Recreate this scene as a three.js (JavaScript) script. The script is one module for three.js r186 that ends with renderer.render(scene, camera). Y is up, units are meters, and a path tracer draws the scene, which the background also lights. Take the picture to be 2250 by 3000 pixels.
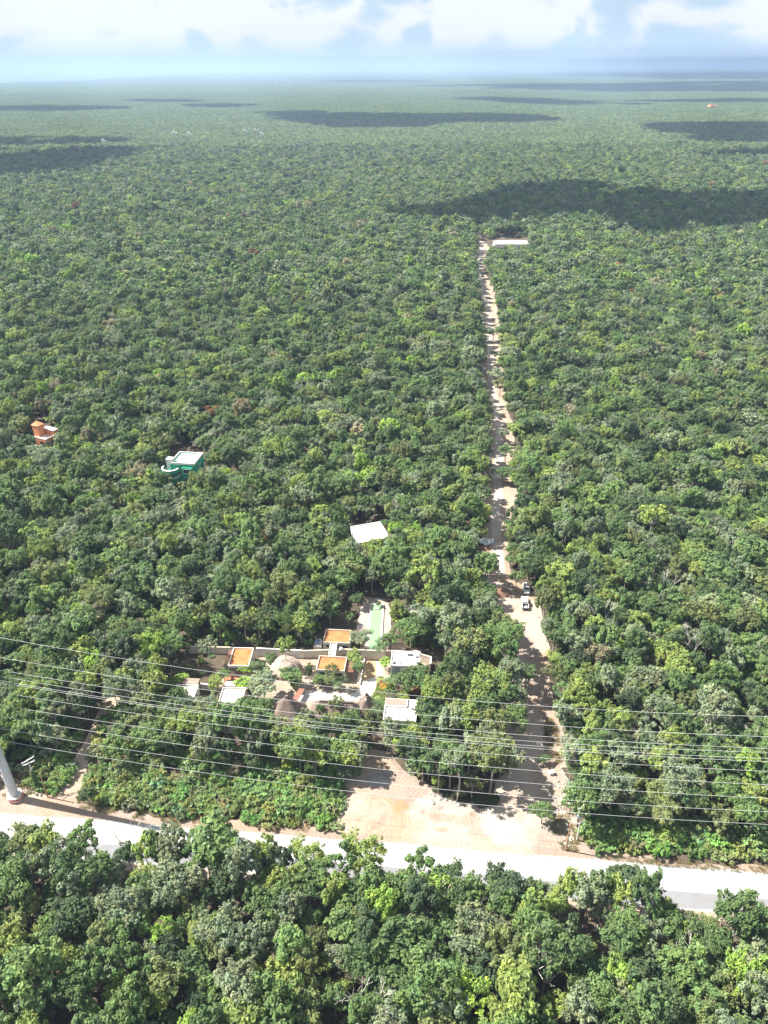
import * as THREE from 'three';
import { mergeGeometries } from 'three/addons/utils/BufferGeometryUtils.js';

// ---------------------------------------------------------------- camera, sky, sun, exposure
const F = 2200, EYE = 130, PITCH = 30.61 * Math.PI / 180, ROLL = 0.38 * Math.PI / 180;   // lens in photo pixels, height, tilt
const scene = new THREE.Scene();
const camera = new THREE.PerspectiveCamera(2 * Math.atan(1500 / F) * 180 / Math.PI, 0.75, 1, 90000);
camera.position.set(0, EYE, 0);
camera.rotation.order = 'YXZ';
camera.rotation.set(-PITCH, 0, -ROLL);
scene.add(camera);

const renderer = new THREE.WebGLRenderer({ antialias: true });
renderer.setSize(768, 1024);
renderer.toneMapping = THREE.LinearToneMapping;
renderer.toneMappingExposure = 3.05;
renderer.shadowMap.enabled = true;

const ELEV = 50 * Math.PI / 180;
const SUN = new THREE.Vector3(-0.973 * Math.cos(ELEV), Math.sin(ELEV), -0.2296 * Math.cos(ELEV)).normalize();
const sun = new THREE.DirectionalLight(new THREE.Color(1, 0.95, 0.86), 5);
sun.position.copy(SUN).multiplyScalar(400).add(new THREE.Vector3(0, 0, -150));
sun.target.position.set(0, 0, -150);
sun.castShadow = true;
sun.shadow.mapSize.set(4096, 4096);
Object.assign(sun.shadow.camera, { left: -250, right: 250, top: 250, bottom: -250, near: 1, far: 1500 });
scene.add(sun, sun.target);

scene.fog = new THREE.FogExp2(new THREE.Color().setRGB(0.5, 0.7, 1.0), 0.000105);

// ---------------------------------------------------------------- numbers and noise
function rngOf(seed) { let a = seed >>> 0; return () => { a = (a + 0x6D2B79F5) | 0; let t = Math.imul(a ^ (a >>> 15), 1 | a); t = (t + Math.imul(t ^ (t >>> 7), 61 | t)) ^ t; return ((t ^ (t >>> 14)) >>> 0) / 4294967296; }; }
const hash2 = (x, y) => { let h = Math.imul(x, 374761393) + Math.imul(y, 668265263) | 0; h = Math.imul(h ^ (h >>> 13), 1274126177); return ((h ^ (h >>> 16)) >>> 0) / 4294967296; };
function noise(x, y) {
  const ix = Math.floor(x), iy = Math.floor(y), fx = x - ix, fy = y - iy, u = fx * fx * (3 - 2 * fx), v = fy * fy * (3 - 2 * fy);
  const a = hash2(ix, iy), b = hash2(ix + 1, iy), c = hash2(ix, iy + 1), d = hash2(ix + 1, iy + 1);
  return a + (b - a) * u + (c - a) * v + (a - b - c + d) * u * v;
}
function fbm(x, y, n = 4) { let s = 0, a = 0.5, t = 0; for (let i = 0; i < n; i++) { s += a * noise(x, y); t += a; x = x * 2.03 + 17.3; y = y * 2.03 - 9.1; a *= 0.5; } return s / t; }
const clamp = (x, a = 0, b = 1) => Math.min(b, Math.max(a, x)), lerp = (a, b, t) => a + (b - a) * t;
const smooth = (a, b, x) => { const t = clamp((x - a) / (b - a)); return t * t * (3 - 2 * t); };
const V = (x, y, z) => new THREE.Vector3(x, y, z);

// ---------------------------------------------------------------- sky: air and clouds
{
  const W = 4096, H = 2048, data = new Float32Array(W * H * 4);
  const billow = (x, y, n) => { let v = 0, a = 0.5, t = 0; for (let i = 0; i < n; i++) { v += a * (1 - Math.abs(2 * noise(x, y) - 1)); t += a; x = x * 2.07 + 13.1; y = y * 2.07 + 5.7; a *= 0.52; } return v / t; };
  const cover = (az, el) => {                                  // cumulus banks seen low over the horizon
    const x = az * 0.2, y = el * 0.3;
    const wx = fbm(x * 1.1 + 5, y * 1.1 + 2, 2) - 0.5, wy = fbm(x * 1.1 - 8, y * 1.1 + 11, 2) - 0.5;
    return 0.55 * fbm(x * 0.8 + wx + 3.7, y * 0.8 + wy + 1.9, 3) + 0.45 * billow(x * 1.9 + wx * 0.6, y * 1.9 + wy * 0.6, 5);
  };
  for (let r = 0; r < H; r++) {
    const el = ((r + 0.5) / H - 0.5) * 180, s = Math.sin(Math.max(el, 0) * Math.PI / 180);
    const t = Math.pow(s, 0.7);
    const air = [lerp(0.208, 0.05, t), lerp(0.264, 0.11, t), lerp(0.308, 0.23, t)];
    for (let c = 0; c < W; c++) {
      const i = (r * W + c) * 4;
      let R = air[0], G_ = air[1], B = air[2];
      if (el > -0.5) {
        const az = ((c + 0.5) / W) * 360;
        let n;                                                 // how much white cumulus stands here
        if (el < 14) n = cover(az, el) + smooth(1.0, 2.4, el) * 0.1 - 0.05;
        else {
          const k = 1 / Math.max(0.15, s), a = az * Math.PI / 180, ce = Math.cos(el * Math.PI / 180), x = Math.cos(a) * ce * k * 1.1, y = Math.sin(a) * ce * k * 1.1;
          n = 0.5 * fbm(x + 40, y + 40, 4) + 0.5 * billow(x * 1.6 + 9, y * 1.6, 4) - 0.02;
        }
        const cloud = smooth(0.43, 0.62, n) * smooth(0.3, 1.8, el) * 0.96;
        R = lerp(R, 0.325, cloud); G_ = lerp(G_, 0.328, cloud); B = lerp(B, 0.338, cloud);
      }
      data[i] = R; data[i + 1] = G_; data[i + 2] = B; data[i + 3] = 1;
    }
  }
  const tex = new THREE.DataTexture(data, W, H, THREE.RGBAFormat, THREE.FloatType);
  tex.mapping = THREE.EquirectangularReflectionMapping; tex.magFilter = THREE.LinearFilter; tex.minFilter = THREE.LinearFilter; tex.needsUpdate = true;
  scene.background = tex; scene.environment = tex;
}

// ---------------------------------------------------------------- from the survey of the photograph to metres on the ground
function G(px, py, h = 0) {
  let u = (px - 1125) / F, v = (py - 1500) / F;
  const c = Math.cos(ROLL), s = Math.sin(ROLL), u2 = u * c - v * s, v2 = u * s + v * c;
  const dy = -Math.sin(PITCH) - v2 * Math.cos(PITCH), dz = -Math.cos(PITCH) + v2 * Math.sin(PITCH), t = (EYE - h) / -dy;
  return V(u2 * t, h, dz * t);
}
function seen(x, y, z) {                                       // back from metres to survey pixels, with the depth
  const q = y - EYE, zz = -q * Math.sin(PITCH) - z * Math.cos(PITCH), u = x / zz, v = (-q * Math.cos(PITCH) + z * Math.sin(PITCH)) / zz;
  const c = Math.cos(ROLL), s = Math.sin(ROLL);
  return [1125 + (u * c + v * s) * F, 1500 + (-u * s + v * c) * F, zz];
}
function inPoly(p, x, y) { let o = false; for (let i = 0, j = p.length - 1; i < p.length; j = i++) { const [xi, yi] = p[i], [xj, yj] = p[j]; if ((yi > y) !== (yj > y) && x < (xj - xi) * (y - yi) / (yj - yi) + xi) o = !o; } return o; }
function edgeDist(p, x, y) { let m = 1e9; for (let i = 0, j = p.length - 1; i < p.length; j = i++) { const [ax, ay] = p[j], [bx_, by] = p[i], dx = bx_ - ax, dy = by - ay, t = clamp(((x - ax) * dx + (y - ay) * dy) / (dx * dx + dy * dy + 1e-9)); m = Math.min(m, Math.hypot(x - ax - dx * t, y - ay - dy * t)); } return m; }
const bounds = (p) => { const b = [1e9, 1e9, -1e9, -1e9]; for (const [x, y] of p) { b[0] = Math.min(b[0], x); b[1] = Math.min(b[1], y); b[2] = Math.max(b[2], x); b[3] = Math.max(b[3], y); } return b; };

// ---------------------------------------------------------------- names, parts, things
const taken = {};
function numbered(n) { const k = (taken[n] = (taken[n] ?? -1) + 1); return k ? `${n}_${String(k).padStart(3, '0')}` : n; }
function tag(o, label, category, group) { o.userData.label = label; o.userData.category = category; if (group) o.userData.group = group; return o; }
function shade(o) { o.castShadow = o.receiveShadow = true; return o; }
function thing(name, label, category, x = 0, y = 0, z = 0, turn = 0, group) {
  const o = new THREE.Group(); o.name = numbered(name); o.position.set(x, y, z); o.rotation.y = turn; scene.add(o); return tag(o, label, category, group);
}
function part(parent, name, geo, mat) { const m = shade(new THREE.Mesh(geo, mat)); m.name = name; parent.add(m); return m; }
function single(name, label, category, geo, mat, group) { const m = shade(new THREE.Mesh(geo, mat)); m.name = numbered(name); scene.add(m); return tag(m, label, category, group); }
function structure(name, geo, mat) { const m = shade(new THREE.Mesh(geo, mat)); m.name = numbered(name); m.userData.kind = 'structure'; scene.add(m); return m; }
const clean = (g) => { const o = g.index ? g.toNonIndexed() : g; for (const k of Object.keys(o.attributes)) if (!['position', 'normal', 'uv'].includes(k)) o.deleteAttribute(k); return o; };
const merge = (list) => mergeGeometries(list.map(clean));
function bx(w, h, d, x = 0, y = 0, z = 0, ry = 0) { const g = new THREE.BoxGeometry(w, h, d); if (ry) g.rotateY(ry); return g.translate(x, y, z); }      // y is its middle
function bar(a, b, r, r2 = r, n = 7) { const d = b.clone().sub(a), g = new THREE.CylinderGeometry(r2, r, d.length(), n, 1); g.applyQuaternion(new THREE.Quaternion().setFromUnitVectors(V(0, 1, 0), d.normalize())); return g.translate((a.x + b.x) / 2, (a.y + b.y) / 2, (a.z + b.z) / 2); }
function tube(pts, r, n = 40, k = 6) { return new THREE.TubeGeometry(new THREE.CatmullRomCurve3(pts), n, r, k, false); }

// ---------------------------------------------------------------- textures: what surfaces are made of
function makeTexture(n, f, srgb = false, m = n) {
  const d = new Uint8Array(n * m * 4);
  for (let j = 0; j < m; j++) for (let i = 0; i < n; i++) { const c = f(i / n, j / m), k = (j * n + i) * 4; for (let q = 0; q < 3; q++) d[k + q] = clamp(srgb ? (c[q] <= 0.0031308 ? c[q] * 12.92 : 1.055 * Math.pow(c[q], 1 / 2.4) - 0.055) : c[q]) * 255; d[k + 3] = 255; }
  const t = new THREE.DataTexture(d, n, m, THREE.RGBAFormat); t.wrapS = t.wrapT = THREE.RepeatWrapping; t.magFilter = THREE.LinearFilter; t.minFilter = THREE.LinearFilter; if (srgb) t.colorSpace = THREE.SRGBColorSpace; t.needsUpdate = true; return t;
}
const tiled = (x, y, k, f) => {                                // noise that closes on itself over one tile
  const u = smooth(0.75, 1, x), v = smooth(0.75, 1, y), q = (a, b) => f(a * k, b * k);
  return lerp(lerp(q(x, y), q(x - 1, y), u), lerp(q(x, y - 1), q(x - 1, y - 1), u), v);
};
const mixed = (base, spread, k, k2, seed = 0) => (x, y) => { const a = tiled(x, y, k, (p, q) => fbm(p + seed, q - seed, 4)) - 0.5, b = tiled(x, y, k2, (p, q) => noise(p + seed * 3, q)) - 0.5, s = 1 + a * spread + b * spread * 0.5; return base.map((c, i) => c * s * (1 + (i - 1) * a * 0.12)); };
function surface(base, { spread = 0.5, k = 8, k2 = 90, metres = 10, rough = 0.95, bump = 0, n = 256, seed = 0, ...more } = {}) {
  const map = makeTexture(n, mixed(base, spread, k, k2, seed), true); map.repeat.set(1 / metres, 1 / metres);
  const m = new THREE.MeshStandardMaterial({ map, roughness: rough, ...more });
  if (bump) { m.bumpMap = makeTexture(n, (x, y) => { const v = 0.6 * tiled(x, y, k, (p, q) => fbm(p, q, 3)) + 0.4 * tiled(x, y, k2, noise); return [v, v, v]; }); m.bumpMap.repeat.copy(map.repeat); m.bumpScale = bump; }
  return m;
}
const plain = (r, g, b, rough = 0.8, more = {}) => new THREE.MeshStandardMaterial({ color: new THREE.Color().setRGB(r, g, b), roughness: rough, ...more });
function metreUV(geo) {                                        // uv in metres, by the way each face points
  const g = geo.index ? geo.toNonIndexed() : geo, p = g.attributes.position, nrm = g.attributes.normal, uv = new Float32Array(p.count * 2);
  for (let i = 0; i < p.count; i++) { const ax = Math.abs(nrm.getX(i)), ay = Math.abs(nrm.getY(i)), az = Math.abs(nrm.getZ(i)); const [a, b] = ay > ax && ay > az ? [p.getX(i), p.getZ(i)] : ax > az ? [p.getZ(i), p.getY(i)] : [p.getX(i), p.getY(i)]; uv[i * 2] = a; uv[i * 2 + 1] = b; }
  g.setAttribute('uv', new THREE.BufferAttribute(uv, 2)); return g;
}

// ---------------------------------------------------------------- survey outlines (photo pixels on the ground)
const dirtLeft = [[1396, 655], [1399, 700], [1397, 735], [1395, 765], [1397, 790], [1401, 840], [1413, 897], [1416, 960], [1417, 1000], [1421, 1060], [1417, 1110], [1420, 1150], [1437, 1200], [1436, 1250], [1433, 1300], [1437, 1350], [1437, 1400], [1431, 1450], [1430, 1500], [1436, 1550], [1441, 1600], [1452, 1681], [1431, 1740], [1460, 1785], [1500, 1805], [1525, 1852], [1511, 1909], [1538, 1980], [1545, 2088], [1523, 2129], [1529, 2210], [1500, 2270], [1482, 2322]];
const dirtRight = [[1403, 655], [1407, 700], [1436, 730], [1420, 760], [1412, 790], [1442, 842], [1453, 897], [1461, 960], [1462, 1000], [1470, 1060], [1474, 1110], [1480, 1150], [1480, 1200], [1500, 1250], [1506, 1300], [1498, 1350], [1490, 1400], [1508, 1450], [1492, 1500], [1486, 1550], [1478, 1600], [1490, 1694], [1566, 1746], [1582, 1812], [1598, 1917], [1603, 1990], [1614, 2068], [1636, 2141], [1640, 2190], [1652, 2251], [1660, 2330]];
const OPEN = {
  road: [[-90, 2268], [0, 2274], [96, 2325], [140, 2340], [185, 2332], [226, 2332], [232, 2362], [337, 2386], [482, 2410], [615, 2412], [771, 2418], [930, 2432], [985, 2420], [985, 2380], [1013, 2309], [1074, 2258], [1084, 2219], [1128, 2222], [1177, 2278], [1264, 2314], [1325, 2352], [1402, 2363], [1463, 2345], [1482, 2318], [1560, 2318], [1660, 2330], [1668, 2400], [1672, 2470], [1720, 2508], [1800, 2515], [1950, 2530], [2100, 2545], [2250, 2552], [2380, 2565], [2380, 2680], [2250, 2660], [2200, 2690], [2130, 2652], [2080, 2620], [2050, 2680], [1980, 2660], [1960, 2585], [1850, 2562], [1790, 2580], [1760, 2545], [1640, 2535], [1500, 2528], [1400, 2512], [1250, 2503], [1150, 2488], [1050, 2476], [950, 2476], [860, 2462], [720, 2440], [640, 2407], [400, 2394], [290, 2398], [200, 2440], [120, 2404], [0, 2400], [-90, 2400]],
  dirt: [...dirtLeft, ...dirtRight.slice().reverse()],
  track: [[334, 2040], [312, 2055], [262, 2120], [214, 2195], [180, 2270], [165, 2335], [226, 2335], [253, 2256], [267, 2207], [289, 2175], [312, 2125], [350, 2050]],
  trackFar: [[440, 1835], [465, 1795], [475, 1800], [455, 1835]],
  compound: [[505, 1985], [560, 1925], [600, 1893], [690, 1888], [760, 1890], [925, 1893], [935, 1842], [995, 1836], [995, 1790], [1010, 1755], [1060, 1742], [1140, 1748], [1150, 1800], [1152, 1880], [1245, 1902], [1290, 1925], [1268, 1960], [1262, 2000], [1245, 2040], [1232, 2100], [1110, 2112], [1000, 2104], [900, 2112], [800, 2108], [740, 2075], [640, 2078], [570, 2050], [505, 2040]],
  whiteRoof: [[1030, 1541], [1106, 1528], [1134, 1560], [1120, 1572], [1085, 1556], [1050, 1572]],
  greenHouse: [[500, 1318], [594, 1318], [598, 1368], [562, 1385], [545, 1408], [505, 1404]],
  orangeHouse: [[92, 1248], [166, 1248], [170, 1276], [144, 1300], [100, 1290]],
  longRoof: [[1446, 702], [1546, 702], [1540, 711], [1446, 711]],
  tarp: [[1402, 1572], [1442, 1568], [1446, 1600], [1405, 1600]],
  ruin: [[1228, 1703], [1278, 1703], [1278, 1722], [1228, 1722]],
  edgeRoof: [[1163, 1770], [1256, 1771], [1250, 1780], [1163, 1782]],
};
const LOW = [
  [[[250, 2290], [300, 2250], [420, 2250], [560, 2290], [700, 2275], [850, 2290], [1000, 2292], [1005, 2380], [985, 2425], [880, 2425], [700, 2400], [560, 2396], [430, 2380], [330, 2360], [262, 2330]], 1.15, 0.75, 1.9, 0.9],
  [[[1680, 2460], [1740, 2430], [1900, 2440], [2100, 2470], [2330, 2475], [2330, 2522], [2100, 2515], [1900, 2500], [1745, 2488]], 1.1, 0.75, 1.9, 0.95],
  [[[40, 2262], [110, 2232], [215, 2236], [198, 2300], [170, 2328], [120, 2325], [90, 2300]], 1.1, 0.75, 1.6, 0.9],
  [[[236, 2325], [290, 2130], [350, 2058], [470, 2110], [560, 2130], [620, 2262], [420, 2255], [300, 2262], [255, 2295]], 1.7, 0.8, 2.0, 0.75],
  [[[40, 2262], [150, 2120], [290, 2050], [262, 2120], [214, 2195], [184, 2240], [110, 2235]], 1.7, 0.8, 2.0, 0.7],
  [[[1700, 2440], [1760, 2395], [1900, 2395], [2100, 2425], [2330, 2440], [2330, 2490], [2100, 2480], [1900, 2450], [1760, 2440]], 1.6, 1.1, 2.6, 0.85],
  [[[420, 2255], [560, 2288], [700, 2272], [850, 2288], [1000, 2288], [1000, 2235], [850, 2230], [600, 2215], [450, 2205]], 1.7, 1.1, 2.6, 0.8],
  [[[1180, 1750], [1270, 1790], [1290, 1900], [1180, 1890], [1160, 1800]], 1.8, 0.7, 1.8, 0.7],
  [[[560, 1880], [920, 1890], [920, 1850], [700, 1820], [560, 1850]], 1.9, 0.7, 1.9, 0.7],
  [[[1620, 1980], [1660, 2050], [1680, 2150], [1690, 2300], [1720, 2430], [1760, 2440], [1720, 2200], [1660, 1960]], 1.6, 0.8, 2.0, 0.6],
  [[[480, 2010], [520, 1960], [640, 1915], [700, 1990], [760, 2060], [620, 2090], [500, 2070]], 2.2, 0.5, 1.2, 0.4],
  [[[740, 1930], [900, 1935], [940, 1985], [930, 2010], [880, 2000], [760, 2010]], 2.0, 0.5, 1.1, 0.45],
  [[[1130, 1990], [1240, 2000], [1230, 2050], [1140, 2040]], 1.5, 0.6, 1.3, 0.6],
  [[[800, 2095], [1000, 2100], [1120, 2105], [1240, 2110], [1240, 2150], [800, 2140]], 1.8, 0.8, 1.8, 0.6],
];
LOW.slice(0, 3).forEach(([p], i) => { OPEN['low' + i] = p; });
const GAP = { road: 0.04, dirt: 0.5, track: 0.6, trackFar: 0.3, compound: 0.42, whiteRoof: 0.7, orangeHouse: 0.75, greenHouse: 0.7, edgeRoof: 0.1, ruin: 0.3, longRoof: 1.3, low0: 0.25, low1: 0.25, low2: 0.25 };
const openList = Object.entries(OPEN).map(([k, p]) => ({ p, b: bounds(p), gap: GAP[k] ?? 0.6 }));
function blocked(px, py, reach) {
  for (const { p, b, gap } of openList) {
    const margin = reach * gap;
    if (px < b[0] - margin || px > b[2] + margin || py < b[1] - margin || py > b[3] + margin) continue;
    if (inPoly(p, px, py) || (margin > 0 && edgeDist(p, px, py) < margin)) return true;
  }
  return false;
}
const roadFar = (x) => -100.6 + 0.097 * (x + 78), ROAD_W = 8.6;      // far edge of the paved road; it runs 0.097 towards the lens per metre

// ---------------------------------------------------------------- ground, roads, water
function sheet(pts, y, smoothTimes = 0) {
  let p = pts.map((q) => (q.isVector3 ? [q.x, q.z] : q));
  for (let k = 0; k < smoothTimes; k++) { const o = []; for (let i = 0; i < p.length; i++) { const a = p[i], b = p[(i + 1) % p.length]; o.push([a[0] * 0.75 + b[0] * 0.25, a[1] * 0.75 + b[1] * 0.25], [a[0] * 0.25 + b[0] * 0.75, a[1] * 0.25 + b[1] * 0.75]); } p = o; }
  const g = new THREE.ShapeGeometry(new THREE.Shape(p.map(([x, z]) => new THREE.Vector2(x, -z)))); g.rotateX(-Math.PI / 2); g.translate(0, y, 0);
  const pos = g.attributes.position, uv = g.attributes.uv; for (let i = 0; i < pos.count; i++) uv.setXY(i, pos.getX(i), -pos.getZ(i));
  return g;
}
const ragged = (pts, amp, step, seed = 0) => {                 // an outline with a worn, uneven edge
  const o = []; for (let i = 0; i < pts.length; i++) { const a = pts[i], b = pts[(i + 1) % pts.length], ax = a.x ?? a[0], az = a.z ?? a[1], qx = b.x ?? b[0], qz = b.z ?? b[1], l = Math.hypot(qx - ax, qz - az), n = Math.max(1, Math.round(l / step)); for (let k = 0; k < n; k++) { const t = k / n, x = lerp(ax, qx, t), z = lerp(az, qz, t); o.push([x + (noise(x * 0.9 / step + seed, z * 0.9 / step) - 0.5) * amp, z + (noise(x * 0.9 / step, z * 0.9 / step + 50 + seed) - 0.5) * amp]); } } return o;
};
const groundPx = (list, h = 0) => list.map(([x, y]) => G(x, y, h));

const litter = surface([0.075, 0.058, 0.038], { spread: 0.9, k: 6, k2: 60, metres: 14, rough: 1 });
{
  const g = new THREE.PlaneGeometry(130000, 70000); g.rotateX(-Math.PI / 2); g.translate(0, 0, -34000);
  const uv = g.attributes.uv, pos = g.attributes.position; for (let i = 0; i < uv.count; i++) uv.setXY(i, pos.getX(i), -pos.getZ(i));
  structure('forest_floor', g, litter);
}
// sand of the verge, the clearing and the lower dirt road: one colour map over their common field
const FIELD = [-100, -215, 100, -75];
const stains = [[1120, 2372, 4.2, 2.8, [0.58, 0.33, 0.15], 0.55], [1165, 2420, 6, 4.5, [0.56, 0.35, 0.19], 0.4], [1172, 2365, 1.6, 1.9, [0.5, 0.26, 0.1], 0.6], [1238, 2380, 0.8, 0.6, [0.3, 0.22, 0.16], 0.6], [1288, 2368, 0.9, 0.5, [0.3, 0.23, 0.18], 0.6], [1300, 2395, 3.2, 1.2, [0.36, 0.27, 0.19], 0.45], [1375, 2405, 3, 1.6, [0.34, 0.25, 0.17], 0.45], [1386, 2385, 0.9, 0.8, [0.3, 0.21, 0.14], 0.55], [1290, 2430, 1.8, 0.7, [0.42, 0.27, 0.16], 0.5], [1450, 2418, 1.2, 1.4, [0.4, 0.31, 0.22], 0.4], [1110, 2280, 4, 2.4, [0.42, 0.39, 0.37], 0.7], [1250, 2350, 2.4, 1, [0.72, 0.66, 0.6], 0.5], [1475, 2420, 4.5, 5.5, [0.74, 0.64, 0.55], 0.5], [1180, 2235, 3, 3, [0.3, 0.23, 0.18], 0.5], [1590, 2290, 3, 4, [0.4, 0.35, 0.3], 0.5], [1610, 2360, 2.5, 4, [0.36, 0.32, 0.28], 0.6], [1625, 2420, 2.6, 4, [0.36, 0.32, 0.27], 0.6], [100, 2320, 4, 2.5, [0.6, 0.5, 0.44], 0.5], [1465, 1735, 2.4, 1.8, [0.33, 0.2, 0.12], 0.6]].map(([x, y, a, b, c, s]) => { const p = G(x, y); return [p.x, p.z, a, b, c.map((v) => v * 0.62), s]; });
function sandColour(x, z) {
  const n = fbm(x * 0.09 + 4, z * 0.09, 4), f = fbm(x * 0.7, z * 0.7 + 30, 4), g = noise(x * 6, z * 6);
  let c = [0.275, 0.214, 0.174];
  const warm = smooth(0.45, 0.68, n); c = [lerp(c[0], 0.29, warm), lerp(c[1], 0.208, warm), lerp(c[2], 0.152, warm)];
  const pale = smooth(0.5, 0.66, fbm(x * 0.12 - 20, z * 0.12 + 8, 3)); c = [lerp(c[0], 0.36, pale * 0.7), lerp(c[1], 0.31, pale * 0.7), lerp(c[2], 0.265, pale * 0.7)];
  for (const [sx, sz, a, b, col, s] of stains) { const d = Math.hypot((x - sx) / a, (z - sz) / b) + (fbm(x * 0.8 + sx, z * 0.8, 3) - 0.5) * 0.9; if (d < 1.15) { const k = s * (1 - smooth(0.55, 1.15, d)); c = c.map((v, i) => lerp(v, col[i], k)); } }
  const m = 0.86 + f * 0.2 + g * 0.08; return [c[0] * m, c[1] * m, c[2] * m];
}
const sandMap = makeTexture(1600, (u, v) => sandColour(lerp(FIELD[0], FIELD[2], u), -lerp(-FIELD[3], -FIELD[1], v)), true, 1120);
sandMap.repeat.set(1 / (FIELD[2] - FIELD[0]), 1 / (FIELD[3] - FIELD[1])); sandMap.offset.set(-FIELD[0] / (FIELD[2] - FIELD[0]), FIELD[3] / (FIELD[3] - FIELD[1]));
const sandBump = makeTexture(512, (x, y) => { const v = 0.55 * tiled(x, y, 7, (p, q) => fbm(p, q, 4)) + 0.45 * tiled(x, y, 60, (p, q) => fbm(p, q, 2)); return [v, v, v]; }); sandBump.repeat.set(1 / 14, 1 / 14);
const sand = new THREE.MeshStandardMaterial({ map: sandMap, roughness: 1, bumpMap: sandBump, bumpScale: 0.3 });
const dirt = surface([0.31, 0.245, 0.19], { spread: 0.5, k: 6, k2: 70, metres: 22, bump: 0.15, n: 512 });
const paved = surface([0.36, 0.357, 0.353], { spread: 0.16, k: 5, k2: 110, metres: 12, rough: 0.9, n: 512 });
const asphalt = surface([0.185, 0.186, 0.197], { spread: 0.25, k: 9, k2: 120, metres: 9, rough: 0.9, n: 512, seed: 5 });

structure('sandy_clearing', sheet(ragged([...groundPx([[-260, 2240], [0, 2262], [96, 2312], [190, 2318], [235, 2318], [260, 2350], [337, 2372], [482, 2398], [615, 2400], [771, 2405], [960, 2415], [985, 2330], [1000, 2290], [1040, 2225], [1080, 2195], [1140, 2200], [1190, 2262], [1264, 2300], [1325, 2338], [1402, 2350], [1450, 2330], [1455, 2290], [1500, 2250], [1640, 2240], [1690, 2330], [1690, 2420], [1720, 2480], [1800, 2500], [1950, 2518], [2100, 2532], [2250, 2540], [2600, 2570]]), V(95, 0, roadFar(95) + 1), V(-100, 0, roadFar(-100) + 1)], 1.4, 2.5), 0.006), sand);
{
  const line = (x0, x1, off) => { const o = []; for (let i = 0; i <= 60; i++) { const x = lerp(x0, x1, i / 60); o.push([x, roadFar(x) + off + (noise(x * 0.5, off * 7) - 0.5) * 0.5]); } return o; };
  structure('road', sheet([...line(-110, 110, 0), ...line(110, -110, ROAD_W)], 0.012), paved);
  structure('road_lane', sheet([...line(-110, 110, 5.1), ...line(110, -110, ROAD_W - 0.35)], 0.017), asphalt);
  structure('road_verge', sheet([...line(-110, 110, ROAD_W - 0.3), ...line(110, -110, ROAD_W + 1.6)], 0.007), dirt);
}
{
  const L = dirtLeft.filter(([, y]) => y < 2300).map(([x, y]) => { const p = G(x, y); p.x -= 3.0; return p; }), R = dirtRight.filter(([, y]) => y < 2300).map(([x, y]) => { const p = G(x, y); p.x += 1.0; return p; });
  const near = (p) => p.z > -205;
  structure('dirt_road', sheet(ragged([...L.filter(near), ...R.filter(near).reverse()], 1.2, 3), 0.011), sand);
  const far = (p) => p.z < -193;
  structure('dirt_road', sheet(ragged([...L.filter(far), ...R.filter(far).reverse()], 1.6, 5), 0.008), dirt);
  const wheel = surface([0.38, 0.33, 0.285], { spread: 0.35, k: 7, k2: 80, metres: 16, seed: 9 });
  const mid = dirtLeft.map(([x, y], i) => { const a = G(x, y), b = G(dirtRight[Math.min(i, dirtRight.length - 1)][0], dirtRight[Math.min(i, dirtRight.length - 1)][1]); return [a.lerp(b, 0.38), y]; }).filter(([, y]) => y < 1730).map(([p]) => p);
  structure('wheel_track', sheet(ragged([...mid.map((p) => V(p.x - 1.5, 0, p.z)), ...mid.slice().reverse().map((p) => V(p.x + 1.5, 0, p.z))], 0.8, 6, 3), 0.016), wheel);
}
{
  const L = groundPx([[470, 1780], [440, 1840], [400, 1915], [362, 1995], [334, 2040], [316, 2062], [280, 2134], [244, 2207], [208, 2279], [183, 2340]]), R = groundPx([[482, 1780], [456, 1840], [418, 1915], [380, 1995], [350, 2050], [312, 2125], [289, 2175], [267, 2207], [253, 2256], [228, 2340]]);
  for (const p of L) p.x -= 1.1;
  structure('track', sheet(ragged([...L, ...R.slice().reverse()], 0.8, 2.5), 0.009), dirt);
}
{ // the sea beyond the coast
  const s = structure('sea', sheet([...groundPx([[-700, 246], [0, 241], [170, 238.5], [290, 233], [340, 227], [470, 223], [640, 215], [900, 208.5]]), V(6000, 0, -62000), V(-60000, 0, -62000), V(-60000, 0, -9000)], 2), plain(0.05, 0.13, 0.2, 0.35));
  const lagoon = sheet(groundPx([[-60, 243.5], [60, 242.5], [60, 244], [-60, 245.5]]), 9); structure('lagoon', lagoon, plain(0.5, 0.58, 0.6, 0.5));
}
const seaLine = [[-900, 248], [0, 242], [170, 239.5], [290, 234], [340, 228], [470, 224], [640, 216], [900, 209.3], [1000, 203], [1000, 100], [-900, 100]];

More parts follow.
